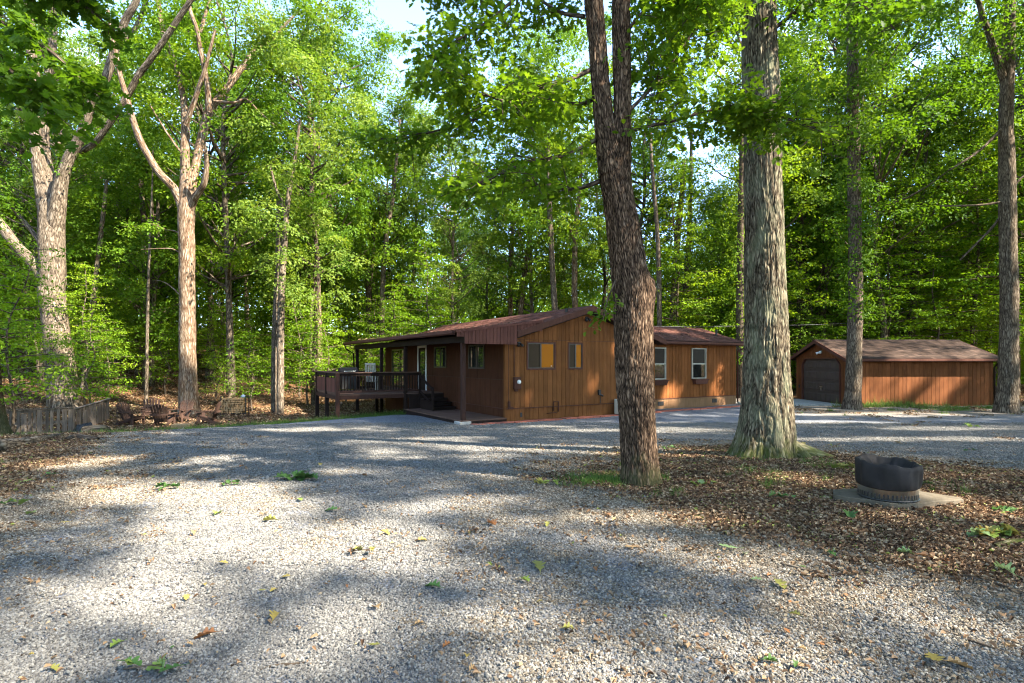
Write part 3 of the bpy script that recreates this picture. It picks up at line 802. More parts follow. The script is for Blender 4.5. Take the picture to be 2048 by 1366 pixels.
MB(GZ0).prism([(-.32, GW_ / 2, gzr), (GL + .28, GW_ / 2, gzr), (GL + .28, GW_ + .30, GE - .10), (-.32, GW_ + .30, GE - .10)], (0, 0, -.05)).build('roof_deck', M['dark_trim'], gr1)
shingles('shingle', M['shingle_garage'], (-.32, -.30, GE - .10), (GL + .28, -.30, GE - .10), (0, GW_ / 2 + .30, gzr - GE + .10), gr1, dz=GZ0, seed=21, course=.17)
shingles('shingle', M['shingle_garage'], (-.32, GW_ + .3, GE - .10), (GL + .28, GW_ + .3, GE - .10), (0, -GW_ / 2 - .30, gzr - GE + .10), gr1, dz=GZ0, seed=22, course=.17)
gb().hexa([(-.33, GW_/2 - .14, gzr - .03), (GL + .29, GW_/2 - .14, gzr - .03), (GL + .29, GW_/2 + .14, gzr - .03), (-.33, GW_/2 + .14, gzr - .03)], [(-.33, GW_/2 - .02, gzr + .04), (GL + .29, GW_/2 - .02, gzr + .04), (GL + .29, GW_/2 + .02, gzr + .04), (-.33, GW_/2 + .02, gzr + .04)]).build('ridge_cap', M['shingle_garage'], gr1)
for x_ in (-.35, GL + .285):
    gb().prism([(x_, -.31, GE - .085), (x_, GW_ / 2, gzr + .015), (x_, GW_ / 2, gzr - .16), (x_, -.31, GE - .25)], (.03, 0, 0)).prism([(x_, GW_ / 2, gzr + .015), (x_, GW_ + .31, GE - .085), (x_, GW_ + .31, GE - .25), (x_, GW_ / 2, gzr - .16)], (.03, 0, 0)).build('fascia', M['trim'], gr1)
gb().box(-.30, GL + .26, -.29, -.02, GE - .245, GE - .23).build('soffit', M['dark_trim'], gr1)
gb().box(-.32, GL + .28, -.40, -.305, GE - .22, GE - .10).build('gutter', M['trim'], gr1, bevel=.015)
gb().tube([(GL + .1, -.35, GE - .2), (GL + .06, -.2, GE - .35), (GL + .03, -.07, GE - .5), (GL + .03, -.07, -.5)], .04, 8).build('downspout', M['dark_trim'], gr1, True)
ap = tag(link('apron', MB().prism([(13.6, 26.9, -.47), (15.75, 26.3, -.47), (15.75, 30.3, -.47), (13.6, 30.0, -.47)], (0, 0, -.3)).mesh('apron', M['concrete'])), 'concrete apron in front of the garage door', kind='structure')
# ------------------------------------------------------------ bark and leaves
def bark_mat(name, dark, mid, light, su=26, sv=5.5, lichen=None, bmp=.8, dist=.02, moss=None):
    m, nt, out = new_mat(name)
    uv = N(nt, 'UVMap', uv_map='uv').outputs[0]; tc = N(nt, 'TexCoord').outputs['Object']
    wob = noise(nt, mapped(nt, uv, (6, 3, 1)), 1, 3, .5, 'Color')
    off = N(nt, 'VectorMath', operation='MULTIPLY_ADD'); nt.links.new(wob, off.inputs[0]); off.inputs[1].default_value = (.05, .05, 0); nt.links.new(uv, off.inputs[2])
    v = N(nt, 'TexVoronoi', Scale=1.0, feature='DISTANCE_TO_EDGE'); nt.links.new(mapped(nt, off.outputs[0], (su, sv, 1)), v.inputs['Vector'])
    n1 = noise(nt, mapped(nt, off.outputs[0], (su * 2.5, sv * 1.6, 1)), 1, 5, .65)
    h = N(nt, 'Math', operation='MULTIPLY_ADD'); nt.links.new(n1, h.inputs[0]); h.inputs[1].default_value = .45
    fz = N(nt, 'TexNoise', Scale=1.0, Detail=2.5, Roughness=.5); nt.links.new(mapped(nt, off.outputs[0], (su * 1.15, sv * .55, 1)), fz.inputs['Vector'])
    f1 = N(nt, 'Math', operation='SUBTRACT'); nt.links.new(fz.outputs['Fac'], f1.inputs[0]); f1.inputs[1].default_value = .5
    f2 = N(nt, 'Math', operation='ABSOLUTE'); nt.links.new(f1.outputs[0], f2.inputs[0])
    f3 = N(nt, 'Math', operation='MULTIPLY_ADD'); nt.links.new(f2.outputs[0], f3.inputs[0]); f3.inputs[1].default_value = 3.2; f3.inputs[2].default_value = .02
    vq = N(nt, 'Math', operation='MULTIPLY_ADD'); nt.links.new(v.outputs['Distance'], vq.inputs[0]); vq.inputs[1].default_value = 1.2; vq.inputs[2].default_value = .10
    mm = N(nt, 'Math', operation='MINIMUM'); nt.links.new(f3.outputs[0], mm.inputs[0]); nt.links.new(vq.outputs[0], mm.inputs[1])
    mn = N(nt, 'Math', operation='MINIMUM'); nt.links.new(mm.outputs[0], mn.inputs[0]); mn.inputs[1].default_value = .38
    nt.links.new(mn.outputs[0], h.inputs[2])
    col = ramp(nt, h.outputs[0], [(.27, dark), (.43, mid), (.62, light)])
    b = noise(nt, tc, 1.6, 5, .65)
    col = mixc(nt, .55, col, ramp(nt, b, [(.32, (.68, .66, .64)), (.66, (1.2, 1.17, 1.12))]), 'MULTIPLY')
    if lichen:
        l = noise(nt, mapped(nt, tc, (1, 1, .45)), 3.2, 6, .7)
        col = mixc(nt, ramp(nt, l, [(.48, (0, 0, 0)), (.68, (.6, .6, .6))]), col, lichen)
    if moss:
        z = N(nt, 'SeparateXYZ'); nt.links.new(N(nt, 'NewGeometry').outputs['Position'], z.inputs[0])
        zz = N(nt, 'Math', operation='MULTIPLY_ADD'); nt.links.new(noise(nt, tc, 5, 5, .7), zz.inputs[0]); zz.inputs[1].default_value = 1.5
        zi = N(nt, 'Math', operation='MULTIPLY'); nt.links.new(z.outputs[2], zi.inputs[0]); zi.inputs[1].default_value = -1.1
        nt.links.new(zi.outputs[0], zz.inputs[2])
        col = mixc(nt, ramp(nt, zz.outputs[0], [(.35, (0, 0, 0)), (.8, (.6, .6, .6))]), col, moss)
    princ(nt, out, col, .95, .04, bump(nt, h.outputs[0], bmp, dist)); return m
M['bark_oak'] = bark_mat('bark_oak', (.016, .012, .008), (.11, .086, .058), (.25, .212, .145), 23, 5.2, (.185, .19, .115), bmp=.75, dist=.025, moss=(.085, .10, .022))
M['bark_brown'] = bark_mat('bark_brown', (.012, .008, .006), (.088, .056, .036), (.22, .15, .10), 30, 7.5, bmp=1.0, dist=.02, moss=(.07, .075, .03))
M['bark_pale'] = bark_mat('bark_pale', (.035, .026, .019), (.155, .12, .085), (.27, .22, .165), 14, 3.0, bmp=.9, dist=.03)
M['bark_orange'] = bark_mat('bark_flaking', (.07, .038, .022), (.19, .135, .09), (.31, .25, .185), 13, 2.4, bmp=.9, dist=.03)
M['bark_grey'] = bark_mat('bark_grey', (.035, .026, .019), (.125, .095, .068), (.24, .195, .145), 18, 3.4, bmp=.9)
M['bark_dark'] = bark_mat('bark_dark', (.035, .026, .019), (.085, .064, .046), (.15, .115, .085), 20, 4)

def leaf_mat(name, c0, c1, c2, trans=.42, tcol=1.0, gloss=.12):
    m, nt, out = new_mat(name)
    t = N(nt, 'Attribute', attribute_name='tint').outputs['Fac']; oi = N(nt, 'ObjectInfo').outputs['Random']
    s = N(nt, 'Math', operation='MULTIPLY_ADD'); nt.links.new(oi, s.inputs[0]); s.inputs[1].default_value = .5
    s2 = N(nt, 'Math', operation='MULTIPLY_ADD'); nt.links.new(t, s2.inputs[0]); s2.inputs[1].default_value = .6; s2.inputs[2].default_value = -.05
    nt.links.new(s2.outputs[0], s.inputs[2])
    col = ramp(nt, s.outputs[0], [(.05, c0), (.5, c1), (.95, c2)])
    p = N(nt, 'BsdfPrincipled'); nt.links.new(col, p.inputs['Base Color']); p.inputs['Roughness'].default_value = .55; p.inputs['Specular IOR Level'].default_value = gloss
    tr = N(nt, 'BsdfTranslucent'); tc_ = mixc(nt, 1.0, col, (1.9 * tcol, 1.75 * tcol, .75 * tcol), 'MULTIPLY'); nt.links.new(tc_, tr.inputs['Color'])
    mx = N(nt, 'MixShader'); mx.inputs[0].default_value = trans
    nt.links.new(p.outputs[0], mx.inputs[1]); nt.links.new(tr.outputs[0], mx.inputs[2]); nt.links.new(mx.outputs[0], out.inputs['Surface'])
    return m
M['leaf'] = leaf_mat('leaf', (.034, .082, .006), (.078, .15, .009), (.155, .22, .014))
M['leaf_under'] = leaf_mat('leaf_understory', (.05, .12, .007), (.115, .21, .010), (.195, .27, .016))
M['leaf_near'] = leaf_mat('leaf_near', (.034, .08, .006), (.062, .122, .008), (.105, .165, .012), .55, 1.05)
M['leaf_cool'] = leaf_mat('leaf_cool', (.04, .09, .014), (.09, .155, .022), (.16, .215, .034))

def unit(v): return v / np.maximum(np.linalg.norm(v, axis=1, keepdims=True), 1e-9)
def rdir(n, r): return unit(r.normal(size=(n, 3)))

TEMPL = {
 'far': [(0, 0), (.45, .30), (1, 0)],
 'hex': [(0, 0), (.32, .27), (.70, .21), (1, 0)],
 'oak': [(0, .015), (.14, .05), (.24, .20), (.34, .24), (.40, .10), (.54, .31), (.64, .33), (.68, .13), (.80, .22), (.88, .17), (.92, .07), (1, 0)],
 'maple': [(0, .01), (.10, .28), (.22, .34), (.30, .18), (.42, .50), (.56, .46), (.56, .18), (.72, .30), (.80, .12), (1, 0)],
}
def leaves(P, axis, nrm, L, kind='hex', curl=.12, droop=0.0):
    """leaf blades with base P, axis, upper side nrm, length L: vertices and triangles, and how many faces each has"""
    n = len(P); out = TEMPL[kind]
    axis = unit(axis); b = unit(np.cross(nrm, axis)); nn = np.cross(axis, b)
    L = np.broadcast_to(np.asarray(L, float), (n,))[:, None]
    if kind in ('far', 'hex'):
        prof = [(a, w, curl * w * 2) for a, w in out] + [(a, -w, curl * w * 2) for a, w in out[-2:0:-1]]
        k = len(prof)
        V = np.stack([P + L * (axis * a + b * w + nn * (c - droop * a * a)) for a, w, c in prof], 1)
        T = np.array([(0, 1, 2), (0, 2, 3)]) if kind == 'far' else np.array([(0, 1, 2), (0, 2, 3), (0, 3, 4), (0, 4, 5)])
    else:
        prof = []
        for a, w in out:
            prof += [(a, 0, 0), (a, w, curl * w * 2), (a, -w, curl * w * 2)]
        k = len(prof)
        V = np.stack([P + L * (axis * a + b * w + nn * (c - droop * a * a)) for a, w, c in prof], 1)
        T = []
        for i in range(len(out) - 1):
            m0, l0, r0 = 3 * i, 3 * i + 1, 3 * i + 2; m1, l1, r1 = m0 + 3, l0 + 3, r0 + 3
            T += [(m0, l0, l1), (m0, l1, m1), (m0, m1, r1), (m0, r1, r0)]
        T = np.array(T)
    Fc = (np.arange(n)[:, None, None] * k + T[None]).reshape(-1, 3)
    return V.reshape(-1, 3), Fc, len(T)

def leaf_mesh(name, P, axis, nrm, L, mat, kind='hex', tint=None, curl=.12, droop=.1):
    V, Fc, nf = leaves(P, axis, nrm, L, kind, curl, droop)
    t = rng.uniform(size=len(P)) if tint is None else tint
    return mesh_np(name, V, Fc, mat, kind in ('oak', 'maple'), attrs={'tint': ('FACE', np.repeat(t, nf))})

def sprays(C, nrm, rad, per, L, r, flat=.12, tilt=.35):
    """leaves spread over little discs C with normals nrm: P, axis, normal, length, tint"""
    n = len(C); rad = np.broadcast_to(np.asarray(rad, float), (n,))
    Cx = np.repeat(C, per, 0); nx_ = np.repeat(unit(nrm), per, 0); rr = np.repeat(rad, per)
    d = rdir(n * per, r); d = d - nx_ * (d * nx_).sum(1, keepdims=True); d = unit(d)
    rho = np.sqrt(r.uniform(.02, 1, n * per)) * rr
    P = Cx + d * rho[:, None] + nx_ * (r.normal(size=n * per) * flat * rr)[:, None] - np.array((0, 0, 1)) * (rho ** 2 / np.maximum(rr, .01) * .18)[:, None]
    ax = d + .8 * rdir(n * per, r); ax[:, 2] -= .25
    nm_ = nx_ + tilt * 1.3 * rdir(n * per, r)
    t = np.clip(np.repeat(r.uniform(size=n), per) * .55 + r.uniform(size=n * per) * .45, 0, 1)
    return P, ax, nm_, L * r.uniform(.7, 1.25, n * per), t

def catmull(pts, n):
    pts = np.asarray(pts, float); m_ = len(pts)
    if m_ == 2: return pts[0] + (pts[1] - pts[0]) * np.linspace(0, 1, n)[:, None]
    ext = np.vstack([2 * pts[0] - pts[1], pts, 2 * pts[-1] - pts[-2]])
    t = np.linspace(0, m_ - 1 - 1e-9, n); i = t.astype(int); f = (t - i)[:, None]
    a, b, c, d = ext[i], ext[i + 1], ext[i + 2], ext[i + 3]
    return .5 * ((2 * b) + (c - a) * f + (2 * a - 5 * b + 4 * c - d) * f ** 2 + (3 * b - 3 * c + d - a) * f ** 3)

def limb_arrays(pts, rad, nseg=8, step=.4, amp=0.0, lump=.05, seed=0, cu=.05, cv=.2, flare=None, bulge=None, close=True):
    """a tapering limb with bark relief: vertices, quads and bark coordinates"""
    pts = np.asarray(pts, float); rad = np.asarray(rad, float)
    Ln = np.linalg.norm(np.diff(pts, axis=0), axis=1).sum(); M_ = max(len(pts) * 2, int(Ln / step) + 2)
    pr = catmull(np.column_stack([pts, rad]), M_); p, r = pr[:, :3], np.maximum(pr[:, 3], .004)
    d = np.gradient(p, axis=0); d = unit(d)
    s = np.concatenate([[0], np.cumsum(np.linalg.norm(np.diff(p, axis=0), axis=1))])
    A = np.zeros_like(p); a = np.array((0, 1., 0)); 
    if abs(d[0][1]) > .8: a = np.array((1., 0, 0))
    for i in range(M_):
        a = a - d[i] * a.dot(d[i]); a /= np.linalg.norm(a); A[i] = a
    B = np.cross(d, A)
    th = np.linspace(0, 2 * np.pi, nseg + 1); TH, S = np.meshgrid(th, s)
    RR = np.repeat(r[:, None], nseg + 1, 1)
    rm = float(np.median(r))
    per = max(4, int(round(2 * np.pi * rm / cu))); U = TH / (2 * np.pi) * per
    big = vnoise(TH / (2 * np.pi) * 5, S * 1.2, seed + 9, 5) - .5
    RR = RR * (1 + lump * 2 * big)
    if amp:
        w = (vnoise(U * .5, S / cv * .5, seed + 4, max(2, per // 2)) - .5) * .9
        n1 = np.abs(2 * vnoise(U + np.round(w * 0), S / cv + w, seed + 1, per) - 1)
        n2 = np.abs(2 * vnoise(U * 2, S / cv * 2.3 + w * 2, seed + 2, per * 2) - 1)
        n3 = vnoise(U * 4, S / cv * 6, seed + 3, per * 4)
        RR = RR + amp * (np.minimum(n1, .42) * 2.4 + .35 * n2 + .3 * n3 - 1.0) * np.minimum(1, RR / rm)
    if flare:
        amt, hgt, lobes, ph = flare
        e = np.exp(-S / hgt); RR = RR + amt * e ** 1.5 * (1 + .55 * np.cos(lobes * TH + ph) + .25 * np.cos((lobes + 2) * TH + 1.3 * ph))
    if bulge:
        for s0, th0, ws, wt, am in bulge:
            dt = (TH - th0 + np.pi) % (2 * np.pi) - np.pi
            RR = RR + am * np.exp(-((S - s0) / ws) ** 2 - (dt / wt) ** 2)
    V = p[:, None, :] + RR[..., None] * (np.cos(TH)[..., None] * A[:, None, :] + np.sin(TH)[..., None] * B[:, None, :])
    k = nseg + 1; i0 = (np.arange(M_ - 1)[:, None] * k + np.arange(nseg)[None]).ravel()
    Q = np.stack([i0, i0 + 1, i0 + k + 1, i0 + k], 1)
    uv = np.stack([TH / (2 * np.pi) * 2 * np.pi * rm, S], -1).reshape(-1, 2)
    return V.reshape(-1, 3), Q, uv

def limbs_mesh(name, parts, mat, smooth=True):
    Vs, Qs, Us, n = [], [], [], 0
    for V, Q, uv in parts:
        Vs.append(V); Qs.append(Q + n); Us.append(uv); n += len(V)
    return mesh_np(name, np.vstack(Vs), np.vstack(Qs), mat, smooth, uv=np.vstack(Us))

# ------------------------------------------------------------ kinds of tree for the woods, each built once
def tall_kind(seed, h, rad, z0, nblob, leaf, per=20, nsp=14, rb=(.8, 1.5), mat='leaf', bark='bark_grey', r0=.2, kind='far', fork=False):
    r = np.random.default_rng(seed)
    tp = [(0, 0, -.4)] + [(r.normal() * .12 * k, r.normal() * .12 * k, h * k / 6) for k in range(1, 7)]
    tr_ = [r0 * 1.25] + [r0 * (1 - .80 * k / 6) for k in range(1, 7)]
    parts = [limb_arrays(tp, tr_, 10, .5, 0, .05, seed)]
    path = catmull(np.array(tp), 60)
    C, Nn = [], []
    for i in range(nblob):
        f = (i + r.uniform()) / nblob
        z = z0 + (h - z0) * f
        prof = math.sqrt(max(.05, 1 - ((f - .42) / .62) ** 2))
        a = r.uniform(0, 2 * np.pi); q = rad * prof * math.sqrt(r.uniform(.06, 1))
        ax_ = path[np.argmin(abs(path[:, 2] - z))]
        c = np.array((ax_[0] + q * math.cos(a), ax_[1] + q * math.sin(a), z))
        b = r.uniform(*rb)
        st = path[np.argmin(abs(path[:, 2] - max(z0 * .8, z - .35 * q - 1.0)))]
        if q > .8:
            mid_ = (st + c) / 2 + np.array((0, 0, -.1 * q)) + r.normal(size=3) * .15
            parts.append(limb_arrays([st, mid_, c], [.02 + .016 * q, .015 + .01 * q, .012], 5, 1.2, 0, 0, seed + i))
        dd = rdir(nsp, r); dd[:, 2] *= .62
        rr = r.uniform(.25, 1, nsp) ** .5 * b
        cc = c + dd * rr[:, None]
        C.append(cc); Nn.append(dd * .55 + np.array((0, 0, .75)) + .35 * rdir(nsp, r))
    C = np.vstack(C); Nn = np.vstack(Nn)
    P, ax, nm_, L, t = sprays(C, Nn, r.uniform(.3, .62, len(C)), per, leaf, r)
    return limbs_mesh('trunk', parts, M[bark]), leaf_mesh('crown', P, ax, nm_, L, M[mat], kind, t)

def under_kind(seed, h, rad, z0, nlay, leaf, per=16, mat='leaf_under', bark='bark_grey', r0=.05, kind='hex', slope=.1, lean=.3, rs=(.25, .5)):
    """layered understory tree: level sprays along near horizontal branches"""
    r = np.random.default_rng(seed)
    tp = [(0, 0, -.3)] + [(r.normal() * .05 * k + lean * (k / 5) ** 2, r.normal() * .05 * k, h * k / 5) for k in range(1, 6)]
    parts = [limb_arrays(tp, [r0 * 1.2] + [r0 * (1 - .8 * k / 5) for k in range(1, 6)], 7, .4, 0, .05, seed)]
    path = catmull(np.array(tp), 60); C, Nn = [], []
    a = r.uniform(0, 6.28)
    for i in range(nlay):
        f = (i + .5 + r.uniform(-.4, .4)) / nlay; z = z0 + (h - z0) * f
        st = path[np.argmin(abs(path[:, 2] - z))]
        a += 2.4 + r.uniform(-.5, .5); q = rad * (1 - .72 * f ** 1.5) * r.uniform(.55, 1.1)
        dv = np.array((math.cos(a), math.sin(a), r.uniform(-.5, 1.0) * slope)); sd = np.array((-dv[1], dv[0], 0))
        e = st + dv * q
        parts.append(limb_arrays([st, st + dv * q * .5 + (0, 0, .06 * q), e], [.008 + .007 * q, .006 + .004 * q, .004], 4, .7, 0, 0, seed + i))
        m_ = max(3, int(q * 5))
        for j in range(m_):
            u = r.uniform(.25, 1.02); w = (1.05 - u * .6) * .42 * q
            C.append(st + dv * q * u + sd * r.uniform(-w, w) + np.array((0, 0, r.normal() * .05 + .05 * u)))
            Nn.append(np.array((0, 0, 1)) + .22 * r.normal(size=3) + .12 * dv)
    C, Nn = np.array(C), np.array(Nn)
    P, ax, nm_, L, t = sprays(C, Nn, r.uniform(rs[0], rs[1], len(C)), per, leaf, r, .07, .28)
    return limbs_mesh('trunk', parts, M[bark]), leaf_mesh('crown', P, ax, nm_, L, M[mat], kind, t)

TALL = [tall_kind(101, 26, 4.6, 9, 62, .19, bark='bark_grey', r0=.20), tall_kind(102, 28, 4.0, 11, 56, .18, bark='bark_dark', r0=.19),
        tall_kind(103, 25, 5.2, 7.5, 66, .20, bark='bark_grey', r0=.22), tall_kind(104, 24, 3.6, 6.5, 56, .18, mat='leaf_cool', bark='bark_pale', r0=.16),
        tall_kind(105, 22, 4.2, 6, 60, .19, mat='leaf_cool', bark='bark_dark', r0=.17), tall_kind(106, 17, 3.4, 3.5, 56, .17, bark='bark_dark', r0=.12)]
UNDER = [under_kind(201, 4.6, 2.0, .9, 26, .105), under_kind(202, 6.4, 2.5, 1.3, 34, .11), under_kind(203, 3.0, 1.4, .5, 18, .095),
         under_kind(204, 8.5, 2.9, 2.2, 40, .12, r0=.07), under_kind(205, 11.5, 3.4, 2.5, 54, .125, r0=.09, bark='bark_dark')]

def tree(name, loc, parts, sc=1.0, rz=0.0, label=None, group=None, cat='tree', zs=1.0):
    root = empty(name, loc, rz, label, cat, group); root.scale = (sc, sc, sc * zs)
    link('trunk', parts[0], root); link('crown', parts[1], root)
    return root

# ------------------------------------------------------------ trees one can tell apart: trunks follow their real lines
def px_path(pts, Y, dy=0.0):
    """pixel path [(px, py, width)] at depth Y (drifting by dy metres per step) -> points and radii"""
    p, r = [], []
    for i, q in enumerate(pts):
        y = Y + dy * i + (q[3] if len(q) > 3 else 0)
        p.append(P3(q[0], q[1], y)); r.append(q[2] / F * y / 2)
    return np.array(p), np.array(r)

def crown_at(root, mesh, at, sc, rz=0.0):
    o = link('crown', mesh, root); o.location = Vector(at) - root.location; o.scale = (sc,) * 3; o.rotation_euler = (0, 0, rz); return o

def leaf_part(name, root, arr, mat, kind='hex', droop=.12):
    P, ax, nm_, L, t = arr
    o = link(name, leaf_mesh(name, P - np.array(root.location), ax, nm_, L, M[mat], kind, t, droop=droop), root); return o

def twigs(path, n, reach, per, leaf, r, up=0.0, t0=.15, flat=.1, spread=1.0):
    """twigs with sprays of leaves growing off a limb path: spray discs for leaves plus twig tubes"""
    pc = catmull(path, 80); C, Nn, tb = [], [], []
    for i in range(n):
        k = int((t0 + (1 - t0) * r.uniform() ** .8) * 79); b = pc[k]; d = pc[min(79, k + 2)] - pc[max(0, k - 2)]; d /= np.linalg.norm(d)
        v = d * r.uniform(.1, 1.0) + rdir(1, r)[0] * spread * np.array((1, 1, .45)); v[2] += up; v /= np.linalg.norm(v)
        q = reach * r.uniform(.35, 1.1); e = b + v * q + np.array((0, 0, -.06 * q))
        tb.append(limb_arrays([b, (b + e) / 2 + (0, 0, .04 * q), e], [.008, .006, .003], 4, .3, 0, 0, i))
        for u in (.55, .8, 1.0): 
            C.append(b + (e - b) * u + r.normal(size=3) * .05); Nn.append(np.array((0, 0, 1)) + .3 * r.normal(size=3))
    return np.array(C), np.array(Nn), tb

def rel(arr3, root):
    V, Q, uv = arr3; return V - np.array(root.location), Q, uv
def limb(root, pts, rad, mat, name='limb', nseg=12, step=.1, amp=.006, seed=0, **kw):
    return link(name, limbs_mesh(name, [rel(limb_arrays(pts, rad, nseg, step, amp, .06, seed, **kw), root)], M[mat]), root)

# --- forked tree in front of the gable
Y1 = 7.25
b = GP(1281, 962)
t1 = empty('forked_tree', (b[0], Y1, b[2]), 0, 'brown barked tree forking into two stems, nearest of all the trunks', 'tree')
p, r = px_path([(1282, 990, 84), (1281, 955, 76), (1277, 860, 71), (1270, 760, 72), (1268, 680, 74), (1266, 600, 74), (1257, 530, 70), (1247, 460, 65), (1238, 400, 60), (1232, 360, 60), (1228, 325, 52), (1226, 305, 36)], Y1)
limb(t1, p, r, 'bark_brown', 'trunk', 170, .018, .012, 31, cu=.034, cv=.14, flare=(.085, .20, 4, .5), bulge=[(2.72, 4.9, .26, .55, .09), (2.92, 4.55, .10, .32, -.06)])
p, r = px_path([(1226, 350, 56), (1212, 270, 43), (1203, 190, 38), (1197, 110, 36), (1188, 10, 36), (1180, -120, 39), (1150, -420, 34), (1130, -900, 20)], Y1)
limb(t1, p, r, 'bark_brown', 'stem', 100, .022, .013, 33, cu=.036, cv=.2)
p, r = px_path([(1238, 360, 44), (1244, 290, 37), (1245, 200, 35), (1243, 100, 35), (1242, 0, 35), (1245, -120, 34), (1270, -420, 31), (1290, -900, 18)], Y1)
limb(t1, p, r, 'bark_brown', 'stem', 100, .022, .013, 35, cu=.036, cv=.2)
rr = np.random.default_rng(41); TB, CC, NN = [], [], []
LB = [([(1185, 200, 9), (1150, 208, 7), (1070, 197, 7), (1017, 211, 6), (940, 242, 5), (841, 270, 4), (760, 285, 3)], .28, 46),
      ([(1190, 281, 9), (1122, 313, 6), (1066, 320, 5), (1010, 342, 4), (960, 372, 3)], -.25, 22),
      ([(1200, 362, 10), (1160, 376, 8), (1122, 378, 6), (1075, 370, 5), (1024, 353, 4), (960, 372, 3)], .12, 20),
      ([(1180, 140, 10), (1136, 160, 8), (1063, 183, 5), (1000, 200, 4), (930, 160, 3)], -.3, 34),
      ([(1168, 33, 9), (1122, 25, 7), (1060, -10, 6), (980, -30, 4), (880, -20, 3)], .2, 36),
      ([(1175, -60, 10), (1080, -40, 8), (980, 40, 6), (900, 90, 5), (860, 130, 3)], -.12, 30),
      ([(1258, 262, 9), (1300, 252, 7), (1340, 244, 6), (1434, 218, 5), (1481, 218, 4), (1580, 240, 3), (1660, 270, 2)], -.10, 46),
      ([(1258, 222, 8), (1300, 180, 6), (1326, 150, 5), (1383, 70, 4), (1430, 20, 3)], .1, 44),
      ([(1256, 60, 8), (1290, 20, 6), (1350, -20, 5), (1420, -10, 4)], -.2, 26)]
for pts_, dy, n in LB:
    p, r = px_path(pts_, Y1, dy); limb(t1, p, r, 'bark_dark', 'branch', 8, .08, .002, n)
    c, nn, tb = twigs(p, int(n * 1.25), .62, 1, .1, rr); TB += tb; CC.append(c); NN.append(nn)
CC, NN = np.vstack(CC), np.vstack(NN)
link('twigs', limbs_mesh('twigs', [rel(x, t1) for x in TB], M['bark_dark']), t1)
leaf_part('crown', t1, sprays(CC, NN, .20, 10, .105, rr, .2, .4), 'leaf_near', 'oak')
# leafy sprout hanging beside the gable
p, r = px_path([(1232, 560, 5), (1215, 600, 4), (1205, 640, 3)], 7.0)
limb(t1, p, r, 'bark_dark', 'branch', 6, .06, 0, 5)
c, nn, tb = twigs(p, 7, .16, 1, .08, rr); leaf_part('sprout_leaves', t1, sprays(c, nn, .08, 4, .07, rr, .3, .6), 'leaf_near', 'oak')

# --- the big oak
Y2 = 9.6
b = GP(1525, 905)
t2 = empty('big_oak', (b[0], Y2, b[2]), 0, 'massive grey oak with mossy flared roots between cabin and garage', 'tree')
p, r = px_path([(1527, 935, 118), (1528, 900, 112), (1531, 850, 104), (1532, 800, 95), (1532, 720, 86), (1531, 640, 79), (1529, 520, 73), (1527, 400, 71), (1525, 280, 70), (1521, 140, 68), (1519, 0, 62), (1516, -150, 60), (1512, -500, 52), (1510, -900, 40)], Y2)
limb(t2, p, r, 'bark_oak', 'trunk', 260, .022, .020, 51, cu=.05, cv=.30, flare=(.27, .33, 5, 2.3))
rt = []
for a, L_, rr_ in ((-2.6, 1.0, .10), (-.25, 1.15, .11), (-1.35, .75, .13), (-2.0, .6, .11), (.5, .8, .09), (3.0, .9, .09)):
    q0 = np.array((b[0], Y2, b[2])); dv = np.array((math.cos(a), math.sin(a), 0)); pts_ = []
    for u in (.0, .4, .75, 1.0):
        w = q0 + dv * L_ * u + np.array((.05 * math.sin(5 * u), 0, 0)); w[2] = gzf(w[0], w[1]) + (.22 * (1 - u) ** 2 - .02 - .07 * u); pts_.append(w)
    limb(t2, pts_, [rr_ * 1.35, rr_ * 1.0, rr_ * .6, rr_ * .25], 'bark_oak', 'root', 40, .03, .012, int(a * 10) + 70, cu=.05, cv=.12)
TB, CC, NN = [], [], []
for pts_, dy, n in (([(1495, 20, 10), (1440, 5, 8), (1380, 20, 6), (1310, 60, 4)], -.35, 26), ([(1545, 60, 9), (1600, 20, 7), (1680, -10, 5), (1740, 20, 3)], -.3, 20),
                    ([(1490, -120, 10), (1420, -90, 8), (1340, -30, 6), (1270, 20, 3)], .3, 22), ([(1548, -160, 12), (1640, -90, 9), (1720, -20, 6), (1790, 60, 3)], .3, 22)):
    p, r = px_path(pts_, Y2, dy); limb(t2, p, r, 'bark_dark', 'branch', 8, .08, .002, n)
    c, nn, tb = twigs(p, n, .75, 1, .1, rr); TB += tb; CC.append(c); NN.append(nn)
CC, NN = np.vstack(CC), np.vstack(NN)
link('twigs', limbs_mesh('twigs', [rel(x, t2) for x in TB], M['bark_dark']), t2)
leaf_part('crown', t2, sprays(CC, NN, .24, 10, .12, rr, .2, .4), 'leaf_near', 'oak')

